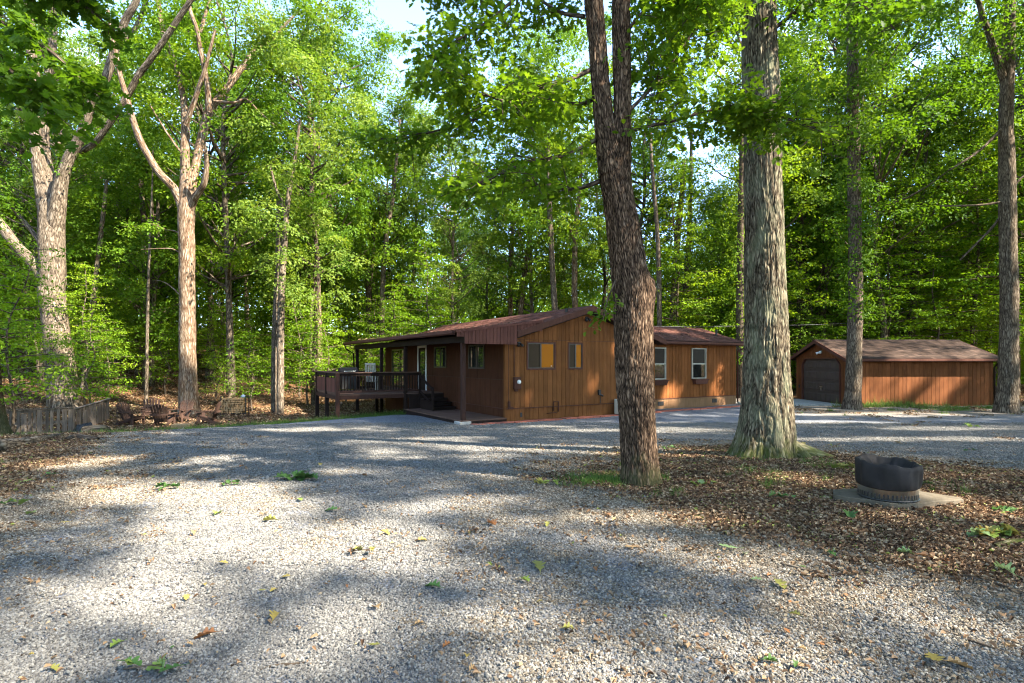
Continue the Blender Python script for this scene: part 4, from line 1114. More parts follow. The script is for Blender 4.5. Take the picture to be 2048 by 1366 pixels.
# --- tree at the garage corner, with ivy higher up
def simple_tree(name, label, Y, pts, bark, crown=None, csc=1.0, crz=0.0, cz=0.0, nseg=40, step=.06, amp=.012, dy=0.0, limbs=(), cu=.06, cv=.2, bulge=None, flare=(.10, .22, 4, 1.0), seed=1, cat='tree', group=None, cdx=0.0, lamp=.006):
    x0, _, _ = P3(pts[0][0], pts[0][1], Y); g = gzf(x0, Y)
    root = empty(name, (x0, Y, g), 0, label, cat, group)
    p, r = px_path(pts, Y, dy)
    base = p[0].copy(); base[2] = min(p[0][2], g) - .15
    p = np.vstack([base, p]); r = np.concatenate([[r[0]], r])
    limb(root, p, r, bark, 'trunk', nseg, step, amp, seed, cu=cu, cv=cv, flare=flare, bulge=bulge)
    for k, l in enumerate(limbs):
        lp, lr = px_path(l, Y, (.25 if k % 2 else -.2)); limb(root, lp, lr, bark, 'limb', 16, .12, lamp, seed + 3 + k, cu=cu, cv=cv)
    if crown is not None:
        top = p[-1]; crown_at(root, crown, (top[0] + cdx if abs(top[0] - x0) < 4 else x0 + cdx, Y, g + cz), csc, crz)
    return root

t3 = simple_tree('garage_tree', 'straight trunk standing before the garage, its upper part wrapped in ivy', 24.6,
    [(1704, 810, 36), (1706, 780, 30), (1709, 700, 27), (1711, 600, 26), (1710, 480, 24), (1708, 350, 23), (1706, 200, 21), (1704, 50, 19), (1702, -150, 16), (1700, -420, 9)], 'bark_grey', None, seed=61)
r = np.random.default_rng(71)
zc = r.uniform(3.6, 18, 420); xx = np.interp(zc, [2, 12, 20], [P3(1711, 600, 24.6)[0], P3(1708, 350, 24.6)[0], P3(1703, 0, 24.6)[0]])
a = r.uniform(0, 6.28, 420); q = r.uniform(.28, .75, 420) * (1 + .3 * r.uniform(size=420) * (zc > 7))
C = np.stack([xx + q * np.cos(a), 24.6 + q * np.sin(a), zc], 1); Nn = np.stack([np.cos(a), np.sin(a), r.uniform(.2, .9, 420)], 1)
leaf_part('ivy', t3, sprays(C, Nn, .33, 16, .13, r, .2, .4), 'leaf', 'hex')
crown_at(t3, TALL[1][1], (t3.location.x, 24.6, 2.5), .85, 1.0)

t4 = simple_tree('right_edge_tree', 'tall rough trunk standing beyond the right end of the garage', 22.6,
    [(2014, 818, 42), (2015, 780, 34), (2017, 700, 31), (2018, 600, 30), (2016, 480, 29), (2014, 350, 27), (2012, 250, 25), (2016, 120, 22), (2019, 0, 20), (2022, -150, 17), (2025, -400, 9)], 'bark_grey', TALL[1][1], .85, 2.0, 4.5, seed=63,
    limbs=[[(2008, 160, 14), (1985, 90, 12), (1965, 30, 10), (1940, -60, 8)], [(2012, 420, 6), (1980, 460, 5), (1950, 490, 4), (1920, 520, 3)], [(2012, 402, 5), (1960, 410, 4), (1880, 412, 3)], [(2020, 380, 5), (2050, 350, 4), (2090, 330, 3)], [(2012, 250, 6), (1960, 300, 5), (1900, 340, 3)]])

# --- two sunlit trees on the left
t5 = simple_tree('flaking_tree', 'pale sunlit tree with flaking orange bark forking high above the chairs', 26.5,
    [(380, 832, 44), (378, 800, 36), (376, 740, 32), (375, 660, 30), (374, 560, 29), (373, 470, 29), (373, 420, 31), (373, 360, 24), (371, 330, 16), (371, 300, 10)], 'bark_orange', None, seed=65, nseg=56, step=.05, cu=.08, cv=.4, amp=.014,
    limbs=[[(372, 430, 22), (352, 384, 16), (340, 368, 15), (316, 343, 14), (296, 310, 13), (280, 280, 13), (266, 240, 12), (254, 198, 11), (240, 150, 9), (228, 90, 8), (215, 20, 6)],
           [(373, 405, 21), (371, 350, 18), (370, 297, 17), (371, 244, 15), (366, 195, 12), (356, 148, 11), (340, 100, 10), (326, 66, 9), (316, 0, 8), (310, -80, 6)],
           [(371, 250, 12), (382, 220, 10), (399, 171, 9), (412, 130, 7), (430, 60, 5)],
           [(376, 425, 22), (383, 375, 18), (388, 345, 16), (396, 306, 16), (406, 265, 16), (415, 231, 17), (428, 208, 14), (445, 188, 13), (461, 168, 12), (484, 135, 11), (511, 99, 10), (540, 84, 8), (565, 55, 6), (600, 20, 4)],
           [(418, 225, 13), (416, 190, 11), (412, 155, 10), (400, 96, 9), (394, 60, 8), (378, 10, 7), (370, -60, 5)],
           [(400, 70, 7), (410, 30, 6), (424, -10, 5), (440, -70, 4)],
           [(378, 425, 18), (388, 398, 15), (398, 384, 13), (408, 366, 12), (413, 333, 10), (412, 310, 8)],
           [(360, 467, 3), (345, 461, 2.4), (318, 459, 1.8), (278, 455, 1)], [(360, 506, 3), (345, 498, 2.4), (320, 497, 1.6), (282, 499, .8)], [(360, 590, 3), (342, 573, 2.4), (325, 563, 1.6), (306, 560, .8)], [(330, 458, 1.5), (312, 450, 1), (296, 446, .6)],
           [(428, 203, 6), (470, 205, 5), (492, 198, 4), (520, 225, 3), (555, 255, 3)], [(362, 305, 4), (340, 275, 4), (318, 240, 3), (300, 210, 3)]])
t6 = simple_tree('leaning_giant', 'thick grey trunk with a burl rising behind the pallet fence', 26.5,
    [(131, 818, 62), (128, 790, 54), (122, 740, 50), (116, 690, 46), (110, 640, 44), (106, 600, 43), (106, 540, 43), (104, 480, 44), (102, 430, 42), (96, 390, 36), (86, 350, 27), (78, 320, 22), (73, 285, 16), (71, 250, 9)], 'bark_pale', None, seed=67, nseg=64, step=.05, cu=.09, cv=.35, amp=.018, bulge=[(5.75, 2.75, .45, .7, .13), (5.55, 3.5, .25, .4, .07)],
    limbs=[[(88, 560, 24), (66, 525, 22), (33, 492, 20), (0, 448, 18), (-40, 400, 15)], [(84, 490, 9), (62, 460, 8), (22, 412, 7), (-20, 360, 6)],
           [(94, 420, 30), (82, 362, 25), (74, 310, 21), (71, 264, 19), (74, 200, 18), (70, 150, 17), (62, 100, 17), (58, 40, 16), (54, -60, 13), (50, -200, 8)],
           [(106, 450, 30), (106, 400, 25), (103, 362, 20), (92, 313, 17), (89, 231, 15), (92, 170, 14), (104, 110, 14), (106, 40, 13), (100, -60, 10)],
           [(108, 470, 32), (114, 420, 30), (122, 365, 25), (138, 316, 20), (165, 264, 18), (185, 204, 16), (211, 158, 16), (231, 96, 15), (250, 43, 14), (273, 0, 12), (300, -80, 8)],
           [(240, 92, 10), (256, 70, 9), (273, 53, 9), (293, 0, 8), (310, -60, 6)],
           [(150, 308, 11), (185, 290, 11), (206, 265, 11), (230, 230, 12), (257, 188, 12), (278, 150, 12), (306, 112, 11), (335, 70, 11), (362, 30, 10), (388, -10, 9), (430, -80, 6)],
           [(226, 70, 6), (222, 120, 5), (232, 150, 4)]])
# leaves of those two, held at the ends of the limbs
def tip_crown(root, spots, per, r, n=9, spread=1.3, leaf=.14, mat='leaf', Y=26.5, limbs_px=()):
    C, Nn = [], []
    for px, py in spots:
        c = np.array(P3(px, py, Y)); 
        for k in range(n):
            d = rdir(1, r)[0] * np.array((1, 1.6, .7)); C.append(c + d * spread * r.uniform(.2, 1)); Nn.append(d * .4 + np.array((0, 0, .8)))
    C, Nn = np.array(C), np.array(Nn)
    TBt = []
    for pts_ in limbs_px:
        pp, _ = px_path(pts_, Y); c, nn, tb = twigs(pp, 12, .9, 1, .1, r, .15, .3); TBt += tb; C = np.vstack([C, c]); Nn = np.vstack([Nn, nn])
    if TBt: link('twigs', limbs_mesh('twigs', [rel(x, root) for x in TBt], M['bark_grey']), root)
    return leaf_part('crown', root, sprays(C, Nn, r.uniform(.25, .55, len(C)), per, leaf, r, .15, .4), mat, 'hex')
r = np.random.default_rng(73)
sp = [(r.uniform(200, 640), r.uniform(-260, 210)) for _ in range(56)]
sp = [s for s in sp if not (s[1] > 110 and 300 < s[0] < 520)] + [(540, 90), (590, 30), (500, 60), (450, 40), (330, 20), (300, 60), (250, 110), (215, 40), (400, 330), (440, 250), (560, 260)]
tip_crown(t5, sp, 16, r, limbs_px=[[(280, 280, 9), (254, 198, 9), (228, 90, 9), (215, 20, 9)], [(366, 195, 9), (356, 148, 9), (326, 66, 9), (310, -80, 9)], [(399, 171, 9), (412, 130, 9), (430, 60, 9)], [(445, 188, 9), (484, 135, 9), (540, 84, 9), (600, 20, 9)], [(412, 155, 9), (394, 60, 9), (370, -60, 9)], [(470, 205, 9), (520, 225, 9), (555, 255, 9)], [(360, 467, 9), (318, 459, 9), (278, 455, 9)]])
sp = [(r.uniform(-120, 330), r.uniform(-280, 160)) for _ in range(44)] + [(20, 420), (-20, 380), (40, 330), (130, 220), (160, 330), (20, 250)]
tip_crown(t6, sp, 16, r, limbs_px=[[(33, 492, 9), (0, 448, 9), (-40, 400, 9)], [(74, 200, 9), (62, 100, 9), (54, -60, 9)], [(92, 170, 9), (106, 40, 9)], [(211, 158, 9), (250, 43, 9), (300, -80, 9)], [(256, 70, 9), (310, -60, 9)], [(278, 150, 9), (335, 70, 9), (388, -10, 9), (430, -80, 9)], [(62, 460, 9), (-20, 360, 9)]])

# --- other trunks that stand out
FT = 'woodland trees behind the cabin'
SPEC = [
 ('twin_trunk_tree', 'pale trunk of the close pair standing left of the deck', 27.5, [(560, 836, 15), (561, 760, 14), (561, 690, 14), (563, 600, 13), (565, 540, 13), (570, 470, 12), (574, 420, 10), (579, 380, 9), (588, 330, 7), (600, 240, 5)], 'bark_pale', 3, .85, [[(572, 440, 7), (562, 400, 6), (553, 380, 5), (540, 330, 4)]]),
 ('twin_trunk_tree', 'shaded trunk of the close pair standing left of the deck', 28.0, [(549, 836, 13), (548, 780, 12), (549, 680, 11), (552, 600, 10), (556, 500, 9), (556, 400, 7)], 'bark_grey', None, 1, []),
 ('leaning_tree', 'slim trunk leaning right beside the burled giant', 30, [(166, 800, 13), (172, 740, 12), (180, 660, 11), (186, 610, 11), (191, 560, 10), (196, 520, 9), (205, 440, 8), (214, 360, 6)], 'bark_pale', 5, .8, []),
 ('double_trunk_tree', 'double grey trunk between the burled giant and the flaking tree', 33, [(298, 795, 20), (299, 740, 18), (298, 680, 16), (296, 620, 15), (293, 560, 14), (290, 500, 12), (287, 430, 10), (280, 350, 8)], 'bark_grey', 2, .85, [[(302, 640, 9), (309, 590, 8), (315, 530, 7), (316, 400, 6)]]),
 ('slender_birch', 'thin pale stem rising behind the row of chairs', 29, [(292, 822, 7), (293, 760, 7), (294, 700, 6), (295, 640, 5.5), (297, 560, 5), (300, 470, 4), (304, 380, 3), (306, 300, 2)], 'bark_pale', None, 1, []),
 ('forked_forest_tree', 'reddish trunk forking above the deck, left of the porch', 36, [(637, 790, 18), (638, 735, 16), (636, 640, 14), (632, 520, 13), (628, 440, 12), (625, 380, 11), (620, 300, 9), (618, 200, 7)], 'bark_orange', 0, .9, [[(630, 480, 7), (612, 430, 6), (600, 395, 5), (585, 360, 4)], [(627, 440, 6), (612, 410, 5), (606, 380, 4)]]),
 ('forest_tree', 'dark many stemmed tree left of the porch roof', 40, [(738, 740, 14), (738, 640, 13), (736, 560, 12), (726, 480, 10), (716, 420, 8), (712, 330, 6)], 'bark_dark', 1, .95, [[(740, 580, 8), (746, 500, 7), (748, 420, 6)]]),
 ('forest_tree', 'straight grey trunk rising behind the porch roof edge', 38, [(763, 720, 11), (764, 640, 11), (766, 560, 10), (771, 497, 10), (776, 450, 9), (785, 400, 8), (792, 330, 7), (800, 240, 5)], 'bark_grey', 0, .9, []),
 ('forest_tree', 'slim leafy trunk rising over the middle of the porch roof', 42, [(819, 700, 9), (820, 640, 8), (824, 580, 8), (830, 517, 7), (832, 440, 6), (834, 360, 5)], 'bark_pale', 3, .9, []),
 ('forest_tree', 'reddish forked trunk left of the ridge behind the cabin', 42, [(1021, 620, 9), (1021, 560, 9), (1022, 500, 8), (1027, 450, 6), (1031, 400, 5)], 'bark_orange', None, .9, []),
 ('forest_tree', 'reddish bent trunk right of the forked one behind the cabin', 40, [(1040, 650, 10), (1046, 583, 10), (1050, 540, 10), (1057, 490, 9), (1062, 440, 8), (1066, 380, 6), (1068, 300, 5)], 'bark_orange', 2, .9, [[(1062, 470, 4), (1080, 455, 3), (1100, 450, 3)]]),
 ('forest_tree', 'straight smooth grey trunk just behind the cabin ridge', 36, [(1110, 640, 12), (1109, 610, 12), (1105, 540, 11), (1102, 480, 11), (1099, 419, 10), (1097, 340, 9), (1095, 240, 7)], 'bark_grey', 1, .9, []),
 ('forest_tree', 'gnarled trunk behind the right slope of the main roof', 38, [(1150, 640, 12), (1149, 560, 12), (1150, 500, 11), (1153, 440, 10), (1159, 390, 9), (1163, 300, 6)], 'bark_orange', 0, .9, [[(1147, 480, 4), (1136, 440, 3), (1128, 400, 3)]]),
 ('forest_tree', 'thin pale trunk just right of the forked tree, over the wing roof', 33, [(1320, 700, 11), (1319, 640, 10), (1318, 560, 10), (1316, 490, 9), (1312, 430, 8), (1307, 370, 7), (1302, 300, 6), (1300, 240, 5)], 'bark_grey', None, .8, []),
 ('forest_tree', 'thick leaning pale trunk over the middle of the wing roof', 36, [(1343, 690, 17), (1346, 640, 16), (1350, 560, 14), (1353, 500, 13), (1358, 440, 12), (1364, 380, 10), (1368, 320, 7)], 'bark_pale', 5, .9, [[(1354, 470, 5), (1340, 440, 4), (1326, 420, 3)]]),
 ('forest_tree', 'leaning grey trunk over the wing roof, right of the thick pale one', 38, [(1362, 690, 14), (1367, 640, 13), (1373, 560, 12), (1378, 480, 11), (1380, 420, 9), (1382, 340, 7), (1383, 260, 5)], 'bark_grey', None, .9, []),
 ('ivy_tree', 'dark ivy covered trunk just left of the big oak', 31, [(1480, 720, 14), (1479, 640, 14), (1480, 540, 13), (1481, 440, 12), (1483, 340, 10), (1484, 260, 7)], 'bark_dark', None, .8, []),
 ('forest_tree', 'dark leaning trunk rising behind the middle of the garage roof', 36, [(1821, 700, 17), (1823, 640, 15), (1828, 570, 14), (1834, 480, 12), (1840, 420, 11), (1847, 350, 9), (1856, 260, 6)], 'bark_dark', 1, .9, [[(1838, 440, 5), (1860, 400, 4), (1880, 370, 3)]]),
 ('forest_tree', 'left one of two dark trunks behind the garage front', 37, [(1597, 740, 10), (1598, 660, 10), (1600, 560, 9), (1602, 440, 8)], 'bark_dark', None, .9, []),
 ('forest_tree', 'right one of two dark trunks behind the garage front', 38, [(1610, 740, 12), (1609, 660, 11), (1608, 560, 10), (1610, 440, 8)], 'bark_dark', 2, .9, []),
 ('forest_tree', 'curved dark trunk behind the garage front, beside the ivy wrapped trunk', 37, [(1637, 700, 12), (1636, 640, 11), (1643, 570, 10), (1650, 480, 9), (1652, 380, 7)], 'bark_dark', 0, .9, []),
 ('forest_tree', 'thin dark trunk behind the right end of the garage roof', 40, [(1918, 700, 10), (1919, 620, 10), (1922, 540, 9), (1924, 440, 8)], 'bark_dark', 4, .9, []),
 ('forest_tree', 'dark trunk beyond the garage, left of the tall rough trunk', 42, [(1978, 720, 11), (1976, 640, 10), (1972, 540, 9), (1970, 440, 8)], 'bark_dark', 2, .9, []),
]
for i, (nm, lb, Y, pts_, bk, cr, csc, lm) in enumerate(SPEC):
    t = simple_tree(nm, lb, Y, pts_, bk, None, nseg=18, step=.12, amp=.008, limbs=lm, flare=(.06, .2, 4, i), seed=120 + 7 * i, cu=.08, cv=.3)
    x1 = P3(pts_[-1][0], 0, Y)[0]
    if cr is not None: crown_at(t, TALL[cr][1], (x1, Y, t.location.z), csc, i * 1.3)
    if nm == 'ivy_tree':
        r = np.random.default_rng(5); n = 200; zc = r.uniform(1, 15, n); a = r.uniform(0, 6.28, n); q = r.uniform(.25, .9, n)
        C = np.stack([P3(1481, 0, Y)[0] + q * np.cos(a), Y + q * np.sin(a), zc], 1); Nn = np.stack([np.cos(a), np.sin(a), r.uniform(.2, .9, n)], 1)
        leaf_part('ivy', t, sprays(C, Nn, .35, 15, .14, r, .2, .4), 'leaf', 'far')

# --- the woods: copies of the kinds, each with its own place, size and turn
r = np.random.default_rng(303)
placed = []
def room(x, y, d):
    for a, b_, e in placed:
        if (x - a) ** 2 + (y - b_) ** 2 < ((d + e) / 2) ** 2: return False
    placed.append((x, y, d)); return True
def top_limit(px):
    """highest picture row that tree tops may reach, where the photograph shows sky"""
    return 372 if 1400 < px < 1475 else -9999
def forest(n, y0, y1, kinds, dmin, label, group, name, smin, smax, px0=-260, px1=2300, avoid=None):
    k = 0; tries = 0
    while k < n and tries < n * 60:
        tries += 1
        Y = r.uniform(y0, y1); px = r.uniform(px0, px1); x = P3(px, 0, Y)[0]
        if avoid and avoid(x, Y, px): continue
        i = r.integers(len(kinds)); sc = r.uniform(smin, smax); g = gzf(x, Y)
        top = kinds[i][2] * sc + g; lim = top_limit(px)
        if HY - (top - CAMZ) / Y * F < lim: 
            sc *= max(.2, (CAMZ + (HY - lim) / F * Y - g)) / (kinds[i][2] * sc)
            if sc < smin * .55: continue
        if not room(x, Y, dmin): continue
        ph = label(i, px, Y); tree(name, (x, Y, g), kinds[i], sc, r.uniform(0, 6.28), ph, ph); k += 1
def hl(x, y):
    d = np.array((x + .25, y - 19.4)); return d @ (.856, .517), d @ (-.517, .856)
def av_house(x, y, px):
    t, s = hl(x, y)
    if -6.5 < t < 16.5 and -3 < s < 15.5: return True
    if 14.0 < x < 25 and 22 < y < 32.5: return True
    return False
def where(px, Y):
    if px < 620: return ('on the slope left of the cabin', 'far up the slope left of the cabin')[Y > 46]
    if px < 1500: return ('in the woods close behind the cabin', 'deep in the woods behind the cabin')[Y > 46]
    return ('in the woods close behind the garage', 'deep in the woods beyond the garage')[Y > 46]
TADJ = ('tall grey trunked forest tree', 'tall narrow dark trunked forest tree', 'broad grey trunked forest tree', 'slim pale trunked forest tree', 'dark trunked bushy forest tree', 'short dark trunked forest tree')
UADJ = ('small sapling with level leafy sprays', 'slender sapling with level leafy sprays', 'knee high leafy sapling', 'tall understory tree with layered sprays', 'very tall understory tree with layered sprays', 'bushy dark trunked understory tree')
def tlab(i, px, Y): return TADJ[i] + ' ' + where(px, Y)
def ulab(i, px, Y): return UADJ[i] + ' ' + where(px, Y)
def ulab2(i, px, Y): return UADJ[i + 3] + ' ' + where(px, Y)
TK = [(*TALL[i], (26, 28, 25, 24, 22, 17)[i]) for i in range(6)]
UK = [(*UNDER[i], (4.6, 6.4, 3.0, 8.5, 11.5)[i]) for i in range(5)]
forest(34, 31, 46, TK, 4.0, tlab, None, 'forest_tree', .85, 1.1, -350, 640, lambda x, y, px: av_house(x, y, px) or (330 < px < 420 and y < 33))
forest(14, 33, 44, TK[:3], 3.6, tlab, None, 'forest_tree', .95, 1.15, 1520, 2350, av_house)
forest(50, 36, 60, TK, 4.4, tlab, None, 'forest_tree', .85, 1.15, avoid=av_house)
forest(60, 60, 100, TK, 5.0, tlab, None, 'forest_tree', .8, 1.1)
placed.clear()
forest(70, 26.5, 48, UK[:4], 2.1, ulab, None, 'sapling', .75, 1.2, -150, 1000, lambda x, y, px: av_house(x, y, px) or (y < 29 and 230 < px < 520))
forest(90, 33, 60, UK, 2.2, ulab, None, 'sapling', .8, 1.25, 560, 2250, av_house)
forest(26, 33, 50, UK[3:] + [TK[5]], 3, ulab2, None, 'sapling', .9, 1.2, 1480, 2250, av_house)

# --- single saplings that stand out
for lb, px, Y, k, sc, rz in (
    ('layered dark green sapling filling the left edge before the fence', 20, 17.5, 1, 1.0, .6),
    ('dark leafy sapling at the left edge, taller and behind the layered one', -30, 21, 3, .95, 2.0),
    ('low sapling with level sprays in front of the burled giant', 175, 24.5, 0, .95, 1.2),
    ('bright sapling between the pallet fence and the first chair', 215, 27.2, 0, 1.0, 2.2),
    ('small bright tree fanning out just left of the porch gutter', 655, 31.0, 1, 1.0, 3.0),
    ('slim sapling standing just right of the firewood rack', 506, 28.0, 0, .9, 4.0),
    ('tall layered tree with dark sprays behind the right end of the garage', 1950, 34.5, 4, 1.55, .4),
    ('tall layered tree reaching in from beyond the right edge', 2090, 31.0, 4, 1.6, 2.6),
    ('layered tree spreading behind the garage ridge', 1770, 33.5, 4, 1.15, 5.0),
    ('leafy tree between the big oak and the garage front', 1570, 34, 3, 1.2, 1.7)):
    x = P3(px, 0, Y)[0]; 
    tree('sapling', (x, Y, gzf(x, Y)), UNDER[k], sc, rz, lb)

# --- maple bough hanging into the upper left corner
mp = empty('overhanging_bough', P3(-260, -160, 7.0), 0, 'dark maple bough hanging into the upper left corner, close to the viewer', 'bough')
TB, CC, NN = [], [], []
rr = np.random.default_rng(77)
for pts_, dy, n in (([(-260, -160, 16), (-120, -60, 12), (0, 40, 9), (110, 110, 6), (190, 190, 4)], .05, 30), ([(-200, -40, 10), (-90, 60, 8), (20, 140, 6), (110, 235, 3)], -.25, 26), ([(-160, -140, 10), (0, -70, 8), (120, -20, 6), (230, 60, 3)], .3, 26)):
    p, r_ = px_path(pts_, 7.0, dy); limb(mp, p, r_, 'bark_dark', 'branch', 8, .08, .002, n)
    c, nn, tb = twigs(p, int(n * 1.0), .5, 1, .1, rr, -.1); TB += tb; CC.append(c); NN.append(nn)
CC, NN = np.vstack(CC), np.vstack(NN)
link('twigs', limbs_mesh('twigs', [rel(x, mp) for x in TB], M['bark_dark']), mp)
leaf_part('foliage', mp, sprays(CC, NN, .19, 8, .13, rr, .25, .45), 'leaf_near', 'maple')

# --- unseen leaves of the trees round the viewer, shaped to cast the yard's dapples
LIT = [(300, 995, 270, 34), (470, 1035, 200, 45), (620, 1085, 220, 42), (400, 1120, 160, 55), (780, 1135, 110, 18), (300, 1200, 200, 45), (130, 1180, 90, 30),
       (690, 945, 70, 9), (520, 925, 90, 10), (400, 935, 110, 12), (860, 1020, 140, 22), (1020, 1005, 60, 8), (800, 1070, 90, 14), (980, 1240, 70, 20), (1060, 1330, 130, 30), (1240, 1345, 120, 30),
       (1300, 1035, 170, 7), (1240, 1085, 170, 16), (1480, 1125, 180, 24), (1690, 1185, 170, 26), (1480, 1290, 150, 50), (1640, 1340, 130, 40), (1930, 1250, 120, 40),
       (1320, 862, 190, 5), (1080, 900, 180, 5), (640, 862, 80, 5), (900, 878, 110, 4), (1680, 846, 150, 4), (1850, 880, 260, 5), (1780, 830, 200, 4), (1940, 860, 150, 4),
       (1930, 1010, 90, 35), (1600, 960, 80, 16), (1760, 1030, 70, 10), (1120, 855, 60, 3), (760, 905, 70, 6), (560, 1330, 90, 20), (150, 930, 100, 14), (700, 1230, 90, 16)]
LG = []
for px, py, a, b_ in LIT:
    c = GP(px, py); e = GP(px + a, py); f = GP(px, py - b_); f2 = GP(px, py + b_)
    LG.append((c[0], (f[1] + f2[1]) / 2, max(.2, e[0] - c[0]), max(.25, (f[1] - f2[1]) / 2)))
# patches on walls and far trees left open to the sun: (point, radius)
for pt, rad in ((P3(1440, 770, 26.8), .5), (P3(1340, 790, 24.8), .35), (P3(1460, 800, 27.1), .5), (P3(1395, 680, 26.4), .3), (P3(1060, 790, 19.8), .10), (P3(1180, 770, 21.4), .18), (P3(1225, 700, 22.2), .28), (P3(1120, 755, 20.6), .08),
               (P3(1820, 750, 26.2), .5), (P3(1750, 780, 26.1), .6), (P3(1900, 740, 26.4), .5), (P3(1860, 790, 26.3), .5)):
    k = pt[2] / SUN.z; LG.append((pt[0] - SUN.x * k, pt[1] - SUN.y * k, rad * 1.5 + .12, rad * 1.5 + .12))
for pts_, Yt, rad in (([(1552, 560), (1548, 440), (1552, 660), (1545, 330), (1545, 240), (1560, 760), (1540, 120), (1540, 20), (1552, 500), (1552, 610), (1560, 710), (1570, 820)], 9.5, .5), ([(1716, 760), (1716, 700), (1717, 640), (1716, 560)], 24.5, .4), ([(2026, 780), (2026, 700), (2026, 600), (2025, 500)], 22.5, .4),
                      ([(1305, 880), (1296, 700), (1290, 620)], 7.1, .16), ([(1480, 240), (1380, 230), (1330, 160), (1640, 270), (1000, 210), (880, 265), (1090, 310), (1000, 340), (1060, 170)], 7.3, .22),
                      ([(60, 100), (120, 180), (40, 40)], 7.0, .3)):
    for q in pts_:
        p_ = P3(q[0], q[1], Yt); k = p_[2] / SUN.z; LG.append((p_[0] - SUN.x * k, p_[1] - SUN.y * k, rad + .25, rad + .25))
for px, py, Yt in ((300, 825, 23.5), (365, 825, 24), (430, 830, 24), (120, 790, 26), (340, 840, 23)):
    p_ = P3(px, py, Yt); LG.append((p_[0] - SUN.x * p_[2] / SUN.z, p_[1] - SUN.y * p_[2] / SUN.z, .9, .6))
for px, py, Yt, rad in ((1330, 668, 26.5, .35), (1390, 672, 27, .3), (1440, 676, 27.5, .3), (1690, 700, 26.5, .4), (1800, 708, 26.5, .35), (1950, 705, 26.6, .3), (700, 684, 28, .5), (860, 664, 22, .4), (960, 655, 19, .3), (1080, 640, 21, .3)):
    p_ = P3(px, py, Yt); LG.append((p_[0] - SUN.x * p_[2] / SUN.z, p_[1] - SUN.y * p_[2] / SUN.z, rad * 1.5 + .1, rad * 1.5 + .1))
r = np.random.default_rng(401)
n = 300000
G = np.stack([r.uniform(-26, 30, n), r.uniform(-3, 27, n)], 1)
tg, sg = r.uniform(-3, 14.5, 26000), r.uniform(-1.5, 3.5, 26000)         # extra unseen leaves added to shade the cabin front
G[:26000] = np.stack([-.25 + .856 * tg - .517 * sg, 19.4 + .517 * tg + .856 * sg], 1) - np.array((SUN.x, SUN.y)) / SUN.z * 1.2
wob = np.stack([fbm(G[:, 0] * .9, G[:, 1] * .9, 61) - .5, fbm(G[:, 0] * .9 + 31, G[:, 1] * .9, 62) - .5], 1) * 1.3
def sunlit(G, wob):
    lit_ = np.zeros(len(G))
    for cx_, cy_, a, b_ in LG:
        wq = min(1.0, min(a, b_) * 1.2)
        d = np.hypot((G[:, 0] + wob[:, 0] * wq - cx_) / a, (G[:, 1] + wob[:, 1] * wq - cy_) / b_); lit_ = np.maximum(lit_, ss(1.12, .85, d))
    return lit_
lit_ = sunlit(G, wob)
hole = ss(.60, .76, fbm(G[:, 0] * .55, G[:, 1] * .8, 63, 5)) * .7
hole = np.maximum(hole, .50 * ss(6.8, 4.6, G[:, 1]) * ss(.38, .55, fbm(G[:, 0] * .7, G[:, 1] * .9, 66)))
hole[:26000] = 0
keep = r.uniform(size=n) > np.maximum(lit_ * .97, hole)
G = G[keep]; n = len(G)
hgt = r.uniform(14, 27, n); k = hgt / SUN.z
C = np.stack([G[:, 0] + SUN.x * k, G[:, 1] + SUN.y * k, hgt], 1)
yy = np.maximum(C[:, 1], .01)
pxx = CX + C[:, 0] / yy * F; pyy = HY - (C[:, 2] - CAMZ) / yy * F
ok = (C[:, 1] < .5) | (pyy < -60) | (pxx > 2120)
C = C[ok]
# unseen leaves added beyond the right edge to shade the woods behind the garage
n = 42000
G2 = np.stack([r.uniform(10, 46, n), r.uniform(26, 50, n)], 1); h2 = r.uniform(14, 27, n); k = h2 / SUN.z
C2 = np.stack([G2[:, 0] + SUN.x * k, G2[:, 1] + SUN.y * k, h2], 1)
ok = (CX + C2[:, 0] / np.maximum(C2[:, 1], .01) * F > 2120) & (fbm(G2[:, 0] * .22, G2[:, 1] * .22, 64) < .56)
ok &= r.uniform(size=n) > .98 * sunlit(G2, np.zeros((n, 2)))
C = np.vstack([C, C2[ok]]); n = len(C)
P = C; ax = rdir(n, r); nm_ = np.array((0, 0, 1)) * .5 + rdir(n, r)
yc = link('yard_shade_leaves', leaf_mesh('yard_shade_leaves', P, ax, nm_, .27 * r.uniform(.7, 1.3, n), M['leaf'], 'far'))
tag(yc, 'unseen leaves over and behind the yard, shaped to cast its dappled shade', kind='stuff')
# ------------------------------------------------------------ steel fire pit under its cover
fy = GP(1775, 1007)
FX, FY, FZ = fy
FLAG = link('flagstone', MB().prism([(FX - .54, FY + .12, FZ + .075), (FX - .46, FY - .02, FZ + .075), (FX - .30, FY - .10, FZ + .075), (FX - .16, FY - .27, FZ + .075), (FX + .12, FY - .30, FZ + .075), (FX + .40, FY - .19, FZ + .075), (FX + .76, FY - .12, FZ + .075), (FX + .80, FY - .02, FZ + .075), (FX + .55, FY + .30, FZ + .075), (FX + .1, FY + .46, FZ + .075), (FX - .40, FY + .36, FZ + .075)], (0, 0, -.12)).mesh('flagstone', M['sandstone']))
FLAG.data.update(); FLAG.location = (0, 0, 0)
bv = FLAG.modifiers.new('bevel', 'BEVEL'); bv.width = .007; bv.segments = 1; bv.limit_method = 'ANGLE'
tag(FLAG, 'broad tan flagstone lying in the leaf mould under the steel fire pit', 'stone slab')
pit = empty('fire_pit', (FX, FY, FZ + .077), 0, 'round stainless steel fire pit standing on a flagstone at right', 'fire pit')
